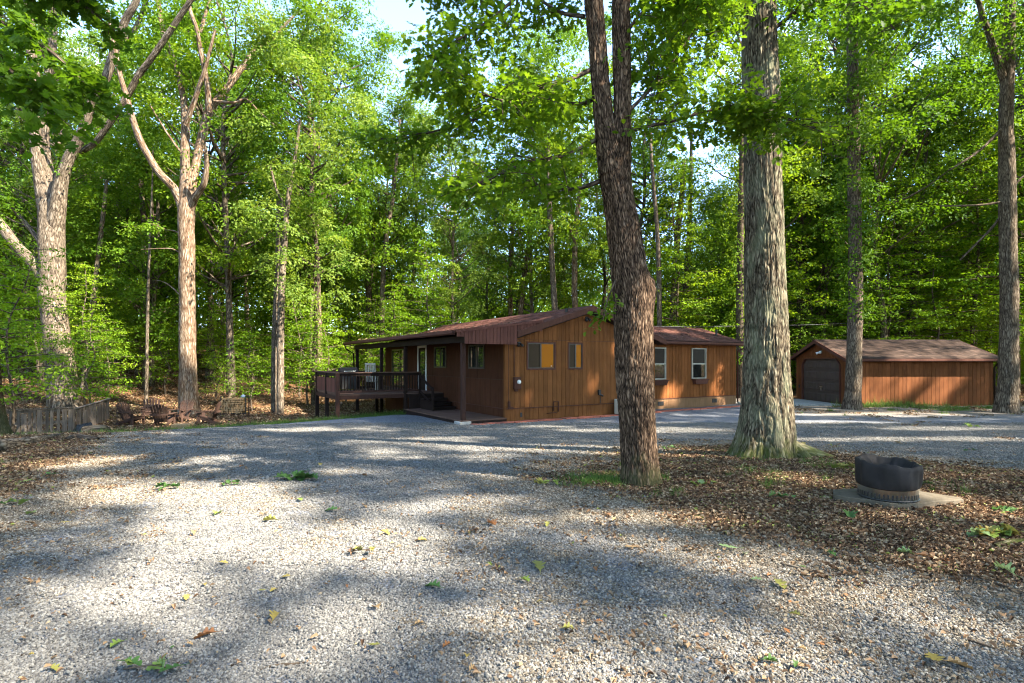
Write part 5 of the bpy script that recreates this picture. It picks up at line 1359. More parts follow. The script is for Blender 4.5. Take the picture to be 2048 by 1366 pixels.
MB().lathe([(.275, .0), (.284, .004), (.284, .085), (.290, .09), (.290, .22), (.28, .255), (.26, .255), (.26, .02), (0, .02)], 72).build('body', M['steel'], pit, True)
MB().lathe([(.289, .0), (.294, .005), (.294, .016), (.286, .02)], 72).build('base_ring', M['black_metal'], pit, True)
sl = MB().box(-.0075, .0075, -.0035, .0035, .026, .072).mesh('vent_slot', M['black_metal'])
for k in range(44):
    a = 2 * math.pi * k / 44; o = link('vent_slot', sl, pit, (.2825 * math.cos(a), .2825 * math.sin(a), 0)); o.rotation_euler = (0, 0, a + math.pi / 2)
M['cover'] = flat_mat('black_cover_cloth', (.026, .0215, .0195), .7, .15, var=.35, scale=5, bmp=.15)
n = 96; V, Q = [], []
prof = [(.300, .145), (.308, .158), (.316, .22), (.313, .30), (.314, .355), (.309, .392), (.297, .404), (.278, .39), (.258, .345), (.20, .30), (.12, .285), (.02, .28)]
for i, (rad, z) in enumerate(prof):
    for k in range(n):
        a = 2 * math.pi * k / n; w = i / (len(prof) - 1)
        f = math.sin(a * 7 + 1.6 * math.sin(a * 2) + z * 6) * .5 + math.sin(a * 17 + 2) * .3 + math.sin(a * 5 + z * 14) * .5
        out_ = .007 + .006 * math.exp(-((i - 2) / 2.5) ** 2); inn = .026 * math.exp(-((i - 8) / 2.0) ** 2)
        zz = z + (.012 * f * (1 if 4 < i < 8 else .25)) + (.022 * math.sin(a + .6) if i < 2 else 0) + .018 * f * (1 if i > 7 else 0) + .02 * math.cos(a - 2.2) * (i > 3)
        V.append(((rad + out_ * f - inn * abs(f)) * math.cos(a), (rad + out_ * f - inn * abs(f)) * math.sin(a), zz))
for i in range(len(prof) - 1):
    for k in range(n): Q.append((i * n + k, i * n + (k + 1) % n, (i + 1) * n + (k + 1) % n, (i + 1) * n + k))
cv = link('fire_pit_cover', mesh_np('fire_pit_cover', V, Q, M['cover'], True), loc=(FX, FY, FZ + .077))
so = cv.modifiers.new('cloth', 'SOLIDIFY'); so.thickness = .006
tag(cv, 'black cloth cover sagging over the top of the steel fire pit', 'cover')

# ------------------------------------------------------------ adirondack chairs round the campfire place
def chair_parts():
    b = {}
    mk = lambda nm, mb: (nm, mb.mesh(nm, M['chair']))
    out = []
    for s_ in (-1, 1):
        out.append(mk('leg', MB().box(s_ * .30 - .02, s_ * .30 + .02, -.36, -.26, 0, .54)))
        out.append(mk('side_rail', MB().bar((s_ * .25, -.38, .36), (s_ * .25, .52, .03), .03, .11)))
        out.append(mk('arm', MB().prism([(s_ * .34 - .06, -.42, .56), (s_ * .34 + .07, -.42, .56), (s_ * .34 + .08, -.1, .56), (s_ * .34 + .02, .34, .56), (s_ * .34 - .05, .34, .56)], (0, 0, .025))))
        out.append(mk('arm_bracket', MB().bar((s_ * .34, -.28, .42), (s_ * .36, -.20, .56), .03, .05)))
    for k in range(5):
        y = -.38 + k * .105; out.append(mk('seat_slat', MB().bar((-.27, y, .40 - k * .036), (.27, y, .40 - k * .036), .09, .022, (0, .33, 1))))
    for k in range(6):
        x0 = -.20 + k * .08; x1 = x0 * 1.45; top = .98 - .9 * abs(x0) ** 1.6 * 1.3
        L = (top - .24) / .93
        a, c = Vector((x0, .16, .24)), Vector((x1, .16 + .36 * L * .93, top))
        out.append(mk('back_slat', MB().bar(a, c, .022, .074, (1, 0, 0))))
    out.append(mk('back_brace', MB().bar((-.33, .36, .55), (.33, .36, .55), .03, .07)))
    out.append(mk('front_board', MB().box(-.28, .28, -.385, -.362, .28, .40)))
    return out
CP = chair_parts()
for px, Y, rz, lb in ((262, 22.9, 1.45, 'brown adirondack chair turned sideways at the left end of the campfire ring'),
                      (303, 24.3, .55, 'brown adirondack chair with its sunlit slatted back, second from the left'),
                      (326, 22.6, 3.3, 'dark brown adirondack chair with its back to the yard, middle of the ring'),
                      (362, 24.0, -.15, 'brown adirondack chair facing the yard right before the flaking tree'),
                      (418, 23.4, -1.35, 'brown adirondack chair turned sideways at the right end of the campfire ring')):
    x = P3(px, 0, Y)[0]
    c = empty('adirondack_chair', (x, Y, gzf(x, Y)), rz, lb, 'chair', 'chairs round the campfire place')
    for nm, me in CP: link(nm, me, c)
x = P3(364, 0, 21.6)[0]
M['barkblock'] = M['weathered']
wb = tag(link('wood_block', MB().box(-.36, .36, -.15, .15, 0, .26).mesh('wood_block', M['cut_wood']), loc=(x, 21.6, gzf(x, 21.6) - .02)), 'squared block of pale wood in front of the chair by the flaking tree', 'wood block')
bb = wb.modifiers.new('bevel', 'BEVEL'); bb.width = .02
# fire ring of stones behind the crest
x = P3(335, 0, 23.5)[0]
for px, top, lb, Y in ((374, 760, 'thin black shepherd hook standing before the flaking tree', 23.8), (234, 806, 'short black shepherd hook left of the first chair', 22.4)):
    x = P3(px, 0, Y)[0]; g = gzf(x, Y); zt = P3(0, top, Y)[2]
    hk = empty('garden_hook', (x, Y, g), 0, lb, 'garden hook')
    MB().tube([(0, 0, -.1), (0, 0, zt - g - .2)], .012, 6).build('pole', M['black_metal'], hk)
    MB().tube([(0, 0, zt - g - .2), (.01, 0, zt - g - .08), (.07, 0, zt - g), (.15, 0, zt - g - .02), (.20, 0, zt - g - .10), (.17, 0, zt - g - .16)], .010, 6).build('hook', M['black_metal'], hk)
    MB().box(-.12, .12, -.006, .006, .10, .125).build('foot_bar', M['black_metal'], hk)

# ------------------------------------------------------------ firewood rack
Y = 26.6; x = P3(470, 0, Y)[0]; g = gzf(x, Y)
rk = empty('firewood_rack', (x, Y, g), .05, 'black metal rack stacked with split firewood at the edge of the woods', 'firewood rack')
f = MB()
for s_ in (-.58, .58):
    f.box(s_ - .02, s_ + .02, -.2, -.16, 0, .95).box(s_ - .02, s_ + .02, .16, .2, 0, .95).box(s_ - .02, s_ + .02, -.159, .159, .91, .95)
f.box(-.559, .559, -.2, -.16, .08, .12).box(-.559, .559, .16, .2, .08, .12)
f.build('frame', M['black_metal'], rk)
r = random.Random(8); lg = MB(); row = 0; z = .17
while z < .80:
    xx = -.52 + r.uniform(0, .06)
    while xx < .52:
        w = r.uniform(.045, .07); k = r.choice((3, 4, 5, 6)); a0 = r.uniform(0, 6)
        lg.prism([(xx + w * math.cos(a0 + 2 * math.pi * i / k), -.24 + r.uniform(-.03, .02) * 0 - .02 * ((row + k) % 3), z + w * math.sin(a0 + 2 * math.pi * i / k)) for i in range(k)], (0, .42, 0)); xx += w * 2.0
    z += .105; row += 1
o = lg.build('firewood', M['cut_wood'], rk); o['kind'] = 'stuff'
bagm = flat_mat('blue_white_plastic', (.26, .31, .40), .6, .3, var=.5, scale=8)
bg_ = tag(link('plastic_bag', MB().lathe([(0, 0), (.11, .01), (.12, .05), (.09, .10), (.05, .13), (.03, .15), (0, .15)], 10).mesh('plastic_bag', bagm, True), loc=(x + .42, Y - .05, g + .87)), 'small pale blue plastic bag lying on the firewood rack', 'bag')

# ------------------------------------------------------------ pallet fence at the left
fn = empty('pallet_fence', P3(90, 0, 20.2)[:2] + (-1.1,), 0, 'low weathered grey fence made of pallet slats at the left edge', 'fence')
r = random.Random(12)
def fpt(px, Y): x = P3(px, 0, Y)[0]; return np.array((x, Y, gzf(x, Y)))
o0 = np.array(fn.location)
secs = [((4, 19.2), (147, 20.4), .98), ((151, 20.6), (219, 24.2), .92)]
for (pa, ya), (pb, yb), hh in secs:
    A, B = fpt(pa, ya), fpt(pb, yb); L = np.linalg.norm((B - A)[:2]); d = (B - A) / L; nn_ = np.array((d[1], -d[0], 0)); nn_ /= np.linalg.norm(nn_)
    for zz in (.18, .5, hh - .06):
        mbb = MB(); mbb.bar(A - o0 + (0, 0, zz) , B - o0 + (0, 0, zz), .04, .09); mbb.build('rail', M['weathered'], fn)
    if True:
        mbb = MB(); mbb.bar(A - o0 + (0, 0, hh + .02), B - o0 + (0, 0, hh + .02), .11, .025); mbb.build('cap_board', M['weathered'], fn)
    u = .03
    while u < L - .1:
        w = r.choice((.09, .10, .14)); q = A + d * (u + w / 2) + nn_ * .035; q2 = q + np.array((r.uniform(-.01, .01), 0, hh - .02 - r.choice((0, 0, 0, .03, .12))))
        mbb = MB(); mbb.bar(q - o0 + (0, 0, .03), q2 - o0, .018, w, tuple(d)); mbb.build('slat', M['weathered'], fn); u += w + r.choice((.02, .03, .06, .1))
    for u in (0.02, L / 2, L - .02):
        q = A + d * u - nn_ * .05; mbb = MB(); mbb.bar(q - o0 - (0, 0, .2), q - o0 + (0, 0, hh + .0), .07, .09, tuple(d)); mbb.build('post', M['weathered'], fn)
# tarp and cut log before the fence
def lump(name, pts, h, mat, seed, res=26):
    A, B, W = np.array(pts[0]), np.array(pts[1]), pts[2]
    u = np.linspace(0, 1, res); U, Vv = np.meshgrid(u, u)
    d = B - A; nrm = np.array((-d[1], d[0])); nrm = nrm / np.linalg.norm(nrm)
    XX = A[0] + d[0] * U + nrm[0] * (Vv - .5) * W; YY = A[1] + d[1] * U + nrm[1] * (Vv - .5) * W
    e = np.minimum(np.minimum(U, 1 - U), np.minimum(Vv, 1 - Vv)); ZZ = gz(XX.ravel(), YY.ravel()).reshape(XX.shape) + h * ss(0, .32, e) * (.45 + 1.1 * fbm(U * 4, Vv * 4, seed)) + .09 * (np.abs(2 * fbm(U * 7, Vv * 7, seed + 3) - 1)) - .01
    i0 = (np.arange(res - 1)[:, None] * res + np.arange(res - 1)[None]).ravel()
    return link(name, mesh_np(name, np.stack([XX, YY, ZZ], -1).reshape(-1, 3), np.stack([i0, i0 + 1, i0 + res + 1, i0 + res], 1), mat, True))
a, c = fpt(145, 19.4), fpt(186, 20.0)
tag(lump('tarp', (a[:2], c[:2], .9), .42, M['tarp'], 5), 'crumpled black plastic tarp heaped beside the pallet fence', 'tarp')
a, c = fpt(176, 18.9), fpt(209, 19.3)
lgx = empty('cut_log', tuple(a), 0, 'thick pale cut log lying beside the black tarp', 'log')
V, Q, uv = limb_arrays([(-.1, 0, .20), (.3, .05, .22), (c[0] - a[0], c[1] - a[1], .19)], [.23, .24, .20], 28, .05, .03, .12, 5, cu=.06, cv=.2)
link('bark_body', mesh_np('bark_body', V, Q, M['bark_pale'], True, uv=uv), lgx)
MB().tube([(c[0] - a[0] + .002, c[1] - a[1], .20), (c[0] - a[0] + .02, c[1] - a[1], .20)], [.20, .16], 14).build('cut_end', M['weathered'], lgx)
# fallen limb and sticks at the lower left
def stick(name, pts, rad, mat, label, cat, group=None, n=8, amp=.004, lift=.6):
    P = []
    for (px, py), rr_ in zip(pts, rad):
        q = GP(px, py); P.append((q[0], q[1], q[2] + rr_ * lift))
    P = np.array(P); c0 = P[0].copy(); V, Q, uv = limb_arrays(P - c0, rad, n, .05, amp, .12, len(pts) * 7, cu=.03, cv=.1)
    o = link(name, mesh_np(name, V, Q, M[mat], True, uv=uv), loc=c0); return tag(o, label, cat, group)
stick('fallen_log', [(-80, 925), (0, 903), (45, 893), (80, 884), (125, 872)], [.15, .14, .11, .085, .05], 'bark_pale', 'long fallen limb with pale bark lying on leaf mould at the left edge', 'log', n=16)
stick('fallen_branch', [(132, 884), (150, 878), (172, 880), (196, 881)], [.05, .07, .075, .05], 'bark_dark', 'short dark rotten log at the gravel edge below the fence', 'branch', n=12)
stick('fallen_branch', [(28, 885), (60, 876), (104, 866)], [.04, .03, .02], 'bark_grey', 'thin grey branch lying across the brush before the fence', 'branch')
stick('fallen_branch', [(138, 880), (150, 873), (160, 867)], [.02, .018, .01], 'bark_pale', 'short pale stick leaning beside the dark rotten log', 'branch')
stick('fallen_branch', [(1930, 1155), (1985, 1170), (2060, 1195)], [.016, .017, .012], 'bark_dark', 'dark stick at the lower right edge of the leaf mould', 'branch')
stick('fallen_branch', [(1560, 1130), (1600, 1140), (1640, 1153)], [.010, .014, .010], 'bark_pale', 'short pale stick lying on the brownish gravel at right', 'branch')
stick('fallen_branch', [(508, 1346), (545, 1334), (600, 1331), (642, 1322)], [.005, .007, .007, .004], 'bark_dark', 'thin dark curved twig on the gravel at the bottom of the picture', 'branch')
stick('fallen_branch', [(318, 1208), (345, 1192), (375, 1182)], [.004, .006, .004], 'bark_dark', 'thin dark twig on the sunlit gravel at left', 'branch')
stick('fallen_branch', [(1320, 978), (1420, 985), (1500, 1000)], [.012, .016, .008], 'bark_dark', 'dark thin branch lying on the mould below the big oak', 'branch')
stick('fallen_branch', [(1990, 1100), (2030, 1090), (2080, 1092)], [.03, .035, .03], 'bark_oak', 'mossy stub of wood at the right edge beyond the sticks', 'branch')
stick('fallen_branch', [(1880, 1262), (1960, 1290), (2060, 1325)], [.007, .009, .006], 'bark_dark', 'long thin dark twig crossing the gravel in the lower right corner', 'branch')
r = np.random.default_rng(14)
BR = empty('brush_pile', tuple(fpt(70, 17.6)), 0, 'tangle of dead grey branches before the pallet fence', 'brush pile')
for k in range(22):
    a = r.uniform(0, 6.28); c0 = np.array((r.uniform(-1.0, 1.3), r.uniform(-.5, .5), r.uniform(.03, .3))); L = r.uniform(.4, 1.0); dv = np.array((math.cos(a), math.sin(a) * .6, r.uniform(-.2, .35)))
    V, Q, uv = limb_arrays([c0 - dv * L / 2, c0 + r.normal(size=3) * .04, c0 + dv * L / 2], [.022, .018, .008], 6, .2, 0, .1, k)
    link('branch', mesh_np('branch', V, Q, M['bark_grey'], True, uv=uv), BR)

# trunk cut by the left edge
simple_tree('edge_trunk', 'dark rough trunk cut off by the left edge before the fence', 16.6, [(-14, 905, 84), (-14, 880, 70), (-18, 850, 56), (-24, 800, 48), (-32, 700, 44), (-44, 560, 42), (-60, 300, 38), (-80, 0, 34)], 'bark_brown', None, seed=91, nseg=60, step=.04, amp=.02)

# ------------------------------------------------------------ things on the deck
def house_pt(t, s_, z): return (-.25 + .856 * t - .517 * s_, 19.4 + .517 * t + .856 * s_, z)
pc = empty('patio_chair', house_pt(-2.3, 8.0, DZ), hrot + 2.6, 'pale slatted patio chair standing on the deck behind the railing', 'chair')
for sx in (-.22, .22):
    MB().box(sx - .018, sx + .018, -.22, -.18, 0, .62).build('leg', M['vinyl'], pc); MB().bar((sx, .2, 0), (sx, .30, 1.24), .036, .036).build('leg', M['vinyl'], pc)
MB().box(-.24, .24, -.24, .22, .42, .45).build('seat', M['vinyl'], pc)
for k in range(5): MB().bar((-.16 + .08 * k, .23, .46), (-.16 + .08 * k, .305, 1.24), .015, .05, (1, 0, 0)).build('back_slat', M['vinyl'], pc)
MB().box(-.235, .235, .29, .33, 1.18, 1.26).build('top_rail', M['vinyl'], pc)
for sx in (-.24, .24): MB().box(sx - .03, sx + .03, -.25, .26, .62, .645).build('arm', M['vinyl'], pc)
gl = empty('barbecue_grill', house_pt(-3.35, 8.1, DZ), hrot, 'dark barbecue grill with a domed lid on the deck behind the railing', 'grill')
MB().box(-.34, .34, -.22, .22, .10, .78).build('cabinet', M['black_metal'], gl, bevel=.02)
MB().prism([(-.38, .26 * math.cos(a), .80 + .27 * math.sin(a)) for a in np.linspace(0, math.pi, 9)], (.76, 0, 0)).build('lid', M['cover'], gl)
MB().tube([(-.25, -.30, .90), (.25, -.30, .90)], .015, 8).build('handle', M['steel'], gl)
for sx in (-.28, .28): MB().tube([(sx - .02, 0, .08), (sx + .02, 0, .08)], .08, 12).build('wheel', M['black_metal'], gl)

# ------------------------------------------------------------ service cable from the cabin
A_ = Vector(house_pt(7.4, 2.0, 3.15)); pts_ = [A_]
for px, py, Yc in ((1480, 652, 29), (1720, 645, 34), (2000, 620, 40), (2500, 540, 50)): pts_.append(Vector(P3(px, py, Yc)))
pl = link('service_cable', MB().tube([tuple(v) for v in catmull(np.array([tuple(v) for v in pts_]), 30)], .014, 5).mesh('service_cable', M['black_metal'])); tag(pl, 'thin service cable running from the cabin roof off to the right', 'cable')

# ------------------------------------------------------------ neighbour's grey house far behind the garage
Y = 58; x = P3(1560, 0, Y)[0]; nb = empty('grey_house', (x, Y, gzf(x, Y) - .3), .2, 'small grey house glimpsed through the trees left of the garage', 'house')
M['grey_wall'] = flat_mat('grey_siding', (.36, .39, .40), .8, .2, var=.1); M['grey_roof'] = flat_mat('grey_roofing', (.24, .26, .28), .85, .2, var=.2)
MB().box(-3.2, 3.2, 0, 5, 0, 2.5).build('wall', M['grey_wall'], nb)
MB().prism([(-3.5, -.3, 2.45), (-3.5, 5.3, 2.45), (-3.5, 2.5, 3.9)], (7, 0, 0)).build('roof', M['grey_roof'], nb)
for xx in (-2.2, .4, 2.0):
    w_ = MB().box(xx - .45, xx + .45, -.06, -.002, .9, 2.1).build('window', M['white'], nb); MB().box(xx - .38, xx + .38, -.075, -.062, .97, 2.03).build('pane', M['glass'], w_)

# ------------------------------------------------------------ fallen leaves and leafy twigs, one by one
def dead_mat(name, c1, c2, trans=.25):
    m, nt, out = new_mat(name); tc = N(nt, 'TexCoord').outputs['Object']
    col = ramp(nt, noise(nt, tc, 35, 4, .6), [(.3, c1), (.7, c2)])
    d = N(nt, 'BsdfPrincipled'); nt.links.new(col, d.inputs['Base Color']); d.inputs['Roughness'].default_value = .6; d.inputs['Specular IOR Level'].default_value = .3
    t = N(nt, 'BsdfTranslucent'); nt.links.new(col, t.inputs['Color']); mx = N(nt, 'MixShader'); mx.inputs[0].default_value = trans
    nt.links.new(d.outputs[0], mx.inputs[1]); nt.links.new(t.outputs[0], mx.inputs[2]); nt.links.new(mx.outputs[0], out.inputs['Surface']); return m
LM = {'green': dead_mat('fallen_green', (.05, .12, .025), (.09, .18, .04)), 'dark': dead_mat('fallen_dark_green', (.035, .08, .015), (.06, .115, .025)), 'lime': dead_mat('fallen_lime', (.15, .21, .03), (.23, .30, .06)),
      'pale': dead_mat('fallen_pale_green', (.16, .24, .085), (.25, .34, .14)), 'yellow': dead_mat('fallen_yellow', (.27, .20, .04), (.38, .29, .08)), 'olive': dead_mat('fallen_olive', (.19, .18, .04), (.28, .26, .06)),
      'tan': dead_mat('fallen_tan', (.26, .16, .07), (.37, .25, .125)), 'orange': dead_mat('fallen_orange', (.24, .09, .03), (.33, .145, .05)), 'brown': dead_mat('fallen_brown', (.17, .085, .04), (.27, .14, .07))}
LMESH = {}
def leaf_variant(col, k):
    if (col, k) not in LMESH:
        cur, dr = ((.18, .08), (.32, .2), (.05, -.10), (.5, .05))[k]
        V, Fc, _ = leaves(np.zeros((1, 3)), np.array([(1., 0, 0)]), np.array([(0, 0, 1.)]), 1.0, 'oak', cur, dr)
        V[:, 0] -= .5; st = MB().tube([(-.50, 0, 0), (-.62, .02, .01), (-.74, .0, .03)], [.012, .010, .008], 4)
        V2 = np.vstack([V, np.array(st.v)]); nV = len(V)
        F2 = [tuple(f) for f in Fc] + [tuple(nV + i for i in q) for q in st.f]
        me = bpy.data.meshes.new('fallen_leaf'); me.from_pydata([tuple(v) for v in V2], [], F2); me.materials.append(LM[col]); me.polygons.foreach_set('use_smooth', [True] * len(F2)); me.update()
        LMESH[col, k] = me
    return LMESH[col, k]
r = random.Random(21)
def put_leaf(px, py, wpx, col, label, group=None, k=None):
    q = GP(px, py); L = wpx / F * q[1] * .9
    o = link('fallen_leaf', leaf_variant(col, r.randrange(4) if k is None else k), loc=(q[0], q[1], q[2] + .022 + .06 * L))
    o.rotation_euler = (r.uniform(-.16, .16), r.uniform(-.16, .16), r.uniform(0, 6.28)); o.scale = (L, L * r.uniform(.75, 1.15), L)
    return tag(o, label, 'leaf', group)
for px, py, w, c, lb in [
 (435, 1030, 34, 'lime', 'lime green oak leaf on sunlit gravel right of the dark leaf tuft'), (540, 1046, 34, 'olive', 'yellowish oak leaf in half shade left of the green maple shaped one'), (663, 1025, 42, 'green', 'green oak leaf alone on the shaded gravel in the left half'),
 (62, 1030, 30, 'lime', 'yellow green leaf on bright gravel near the left edge'), (388, 1072, 24, 'tan', 'tan curled leaf in the middle of the bright gravel patch'), (447, 1131, 20, 'yellow', 'small yellow leaf in the bright gravel patch'),
 (572, 1160, 24, 'yellow', 'yellow leaf at the lower rim of the bright gravel patch'), (525, 1188, 20, 'olive', 'dull yellow leaf standing on edge below the bright patch'), (547, 1186, 18, 'yellow', 'pale yellow leaf touching the dull one below the bright patch'),
 (373, 1202, 30, 'yellow', 'pale yellow leaf above the thin dark twig at left'), (408, 1176, 22, 'yellow', 'yellow leaf right of the long brown needles at left'), (552, 1243, 44, 'yellow', 'large straw yellow oak leaf in the lower left'),
 (410, 1278, 56, 'orange', 'large orange brown oak leaf in the lower left'), (378, 1296, 20, 'tan', 'tan leaf tip just below the large orange leaf'), (752, 1221, 40, 'tan', 'tan crumpled oak leaf left of the bottom middle'),
 (748, 1299, 34, 'olive', 'olive green oak leaf near the bottom, left of middle'), (234, 1298, 30, 'lime', 'lime green leaf near the bottom left corner'), (108, 1345, 30, 'olive', 'olive leaf in the bottom left corner'), (344, 1303, 12, 'dark', 'tiny dark green leaf right of the lime leaf at the bottom'),
 (866, 1179, 46, 'green', 'green maple shaped leaf in shaded gravel near the bottom middle'), (1078, 1139, 56, 'olive', 'olive green oak leaf on gravel in the centre of the foreground'), (1050, 1167, 28, 'lime', 'lime green leaf below the olive one in the centre'),
 (1080, 1209, 16, 'yellow', 'small bright yellow leaf below the centre of the foreground'), (983, 1053, 36, 'orange', 'orange brown curled leaf beside the shadow stripe'), (1262, 1101, 32, 'tan', 'tan flat leaf on the brownish gravel at centre right'), (1312, 1152, 18, 'tan', 'tan leaf standing on edge in the brownish gravel'),
 (1136, 1265, 30, 'olive', 'olive rounded leaf near the bottom middle'), (934, 1321, 26, 'yellow', 'dull yellow leaf at the bottom middle'), (838, 1254, 28, 'tan', 'tan leaf on the shaded gravel left of the sunlit spot'), (893, 1301, 26, 'orange', 'orange leaf scrap low in the bottom middle'),
 (1457, 1102, 46, 'pale', 'pale green oak leaf on the sunlit brownish gravel at right'), (1491, 1112, 26, 'pale', 'small pale green leaf touching the larger pale one at right'), (1560, 1176, 50, 'olive', 'large olive yellow oak leaf on the brownish gravel at right'), (1513, 1166, 28, 'pale', 'pale green leaf left of the large olive one'),
 (1590, 1236, 32, 'olive', 'yellow olive leaf in the brownish gravel below the large olive one'), (1540, 1331, 36, 'dark', 'glossy dark green leaf at the bottom right, left one of two'), (1597, 1342, 34, 'dark', 'glossy dark green leaf at the bottom right, right one of two'),
 (1868, 1328, 60, 'yellow', 'big curled straw coloured leaf in the lower right corner'), (1918, 1339, 60, 'tan', 'big curled tan leaf touching the straw coloured one in the lower right corner'), (1310, 985, 22, 'brown', 'brown leaf on the mould right of the forked tree'),
 (1700, 1038, 46, 'green', 'green leaf on the mould left below the flagstone'), (1810, 1112, 34, 'pale', 'light green leaf on the dark rim of the mould at right'), (1660, 1112, 38, 'green', 'green leaf at the rim of the mould, right of centre'), (2010, 1150, 56, 'pale', 'large light green leaf at the right edge above the dark sticks'),
 (2000, 1020, 34, 'orange', 'orange dead leaf standing up in the mould right of the fire pit'), (1860, 1122, 50, 'brown', 'long brown curled leaf at the rim of the mould'), (1835, 1085, 22, 'lime', 'lime green leaf on the mould below the fire pit slab'), (1605, 1140, 16, 'green', 'small green leaf beside the short pale stick'),
 (1330, 1240, 12, 'lime', 'tiny lime leaf on the gravel right of the bottom middle'), (945, 1350, 30, 'tan', 'tan leaf cut by the bottom edge of the picture'), (50, 968, 30, 'lime', 'lime green leaf lying on the leaf mould at left'), (600, 1003, 26, 'lime', 'yellow green leaf in the shade below the dark twig'),
 (1095, 1053, 24, 'olive', 'olive leaf on the shadow stripe near the centre'), (1230, 1045, 20, 'tan', 'tan leaf scrap on the bright stripe below the forked tree'), (845, 1085, 26, 'yellow', 'yellow leaf in shade right of the bright gravel patch'), (770, 1070, 28, 'yellow', 'yellow leaf on the bright band of gravel at centre left')]:
    put_leaf(px, py, w, c, lb)
for k in range(46):
    put_leaf(r.uniform(20, 2030), r.uniform(880, 1340), r.uniform(12, 20), r.choice(('tan', 'orange', 'brown', 'yellow', 'tan')), 'small dry leaf scrap scattered on the ground', 'dry leaf scraps scattered on the ground')
def sprig(px, py, wpx, cols, n, label, up=.25):
    q = GP(px, py); L = wpx / F * q[1]
    root = empty('fallen_sprig', (q[0], q[1], q[2] + .02), r.uniform(-.4, .4), label, 'leafy twig')
    link('stem', MB().tube([(-.5 * L, 0, .01), (0, .03 * L, .03), (.45 * L, -.02 * L, .02)], [.005, .004, .002], 5).mesh('stem', M['bark_dark']), root)
    for i in range(n):
        o = link('leaf', leaf_variant(r.choice(cols), r.randrange(4)), root, ((i / n - .45) * L * .8 + r.uniform(-.05, .05), r.uniform(-.12, .12) * L, .02 + r.uniform(0, up) * L * .35))
        s_ = L * r.uniform(.28, .5); o.scale = (s_,) * 3; o.rotation_euler = (r.uniform(-.7, .7), r.uniform(-.6, .5), r.uniform(0, 6.28))
for a in [(598, 962, 78, ('dark', 'green'), 12, 'large dark green leafy twig on the shaded gravel'), (336, 981, 44, ('dark', 'green'), 9, 'dark green leaf tuft at the rim of the sunlit gravel'), (465, 973, 40, ('dark',), 6, 'low dark leaf tuft in the shade right of the sunlit gravel'),
          (22, 1013, 56, ('lime', 'green'), 7, 'yellow green leafy twig at the left edge of the gravel'), (300, 1352, 110, ('lime', 'green'), 6, 'big pale green leafy twig cut by the bottom edge'), (100, 955, 30, ('green', 'dark'), 5, 'small green tuft at the left rim of the gravel'),
          (725, 1112, 62, ('olive', 'brown'), 7, 'limp olive leafy twig lying right of the bright gravel'), (1095, 971, 52, ('olive', 'lime'), 8, 'wilted yellow green twig left of the grass by the forked tree'), (1565, 1001, 44, ('green', 'dark'), 7, 'bluish green tuft on the mould below the big oak'),
          (1410, 972, 50, ('pale', 'lime'), 7, 'pale leafy twig on the mould right of the forked tree'), (1985, 1078, 110, ('lime', 'yellow', 'olive', 'pale'), 13, 'big yellowing leafy twig on the mould at the right edge'), (1690, 940, 60, ('lime', 'olive', 'yellow'), 10, 'yellow wilting branch left of the fire pit'),
          (1850, 975, 44, ('green', 'dark'), 8, 'green tuft right behind the fire pit slab'), (2008, 1028, 50, ('green', 'dark'), 7, 'dark green tuft at the right edge of the mould'), (1335, 900, 34, ('green',), 6, 'green tuft on the gravel right of the forked tree'), (1940, 905, 26, ('dark',), 4, 'dark leaf tuft on the gravel lane at right'),
          (215, 866, 26, ('lime',), 5, 'lime tuft at the crest of the gravel near the first chair'), (1945, 855, 34, ('lime', 'green'), 6, 'low green tuft on the verge before the right edge trunk')]:
    sprig(*a)
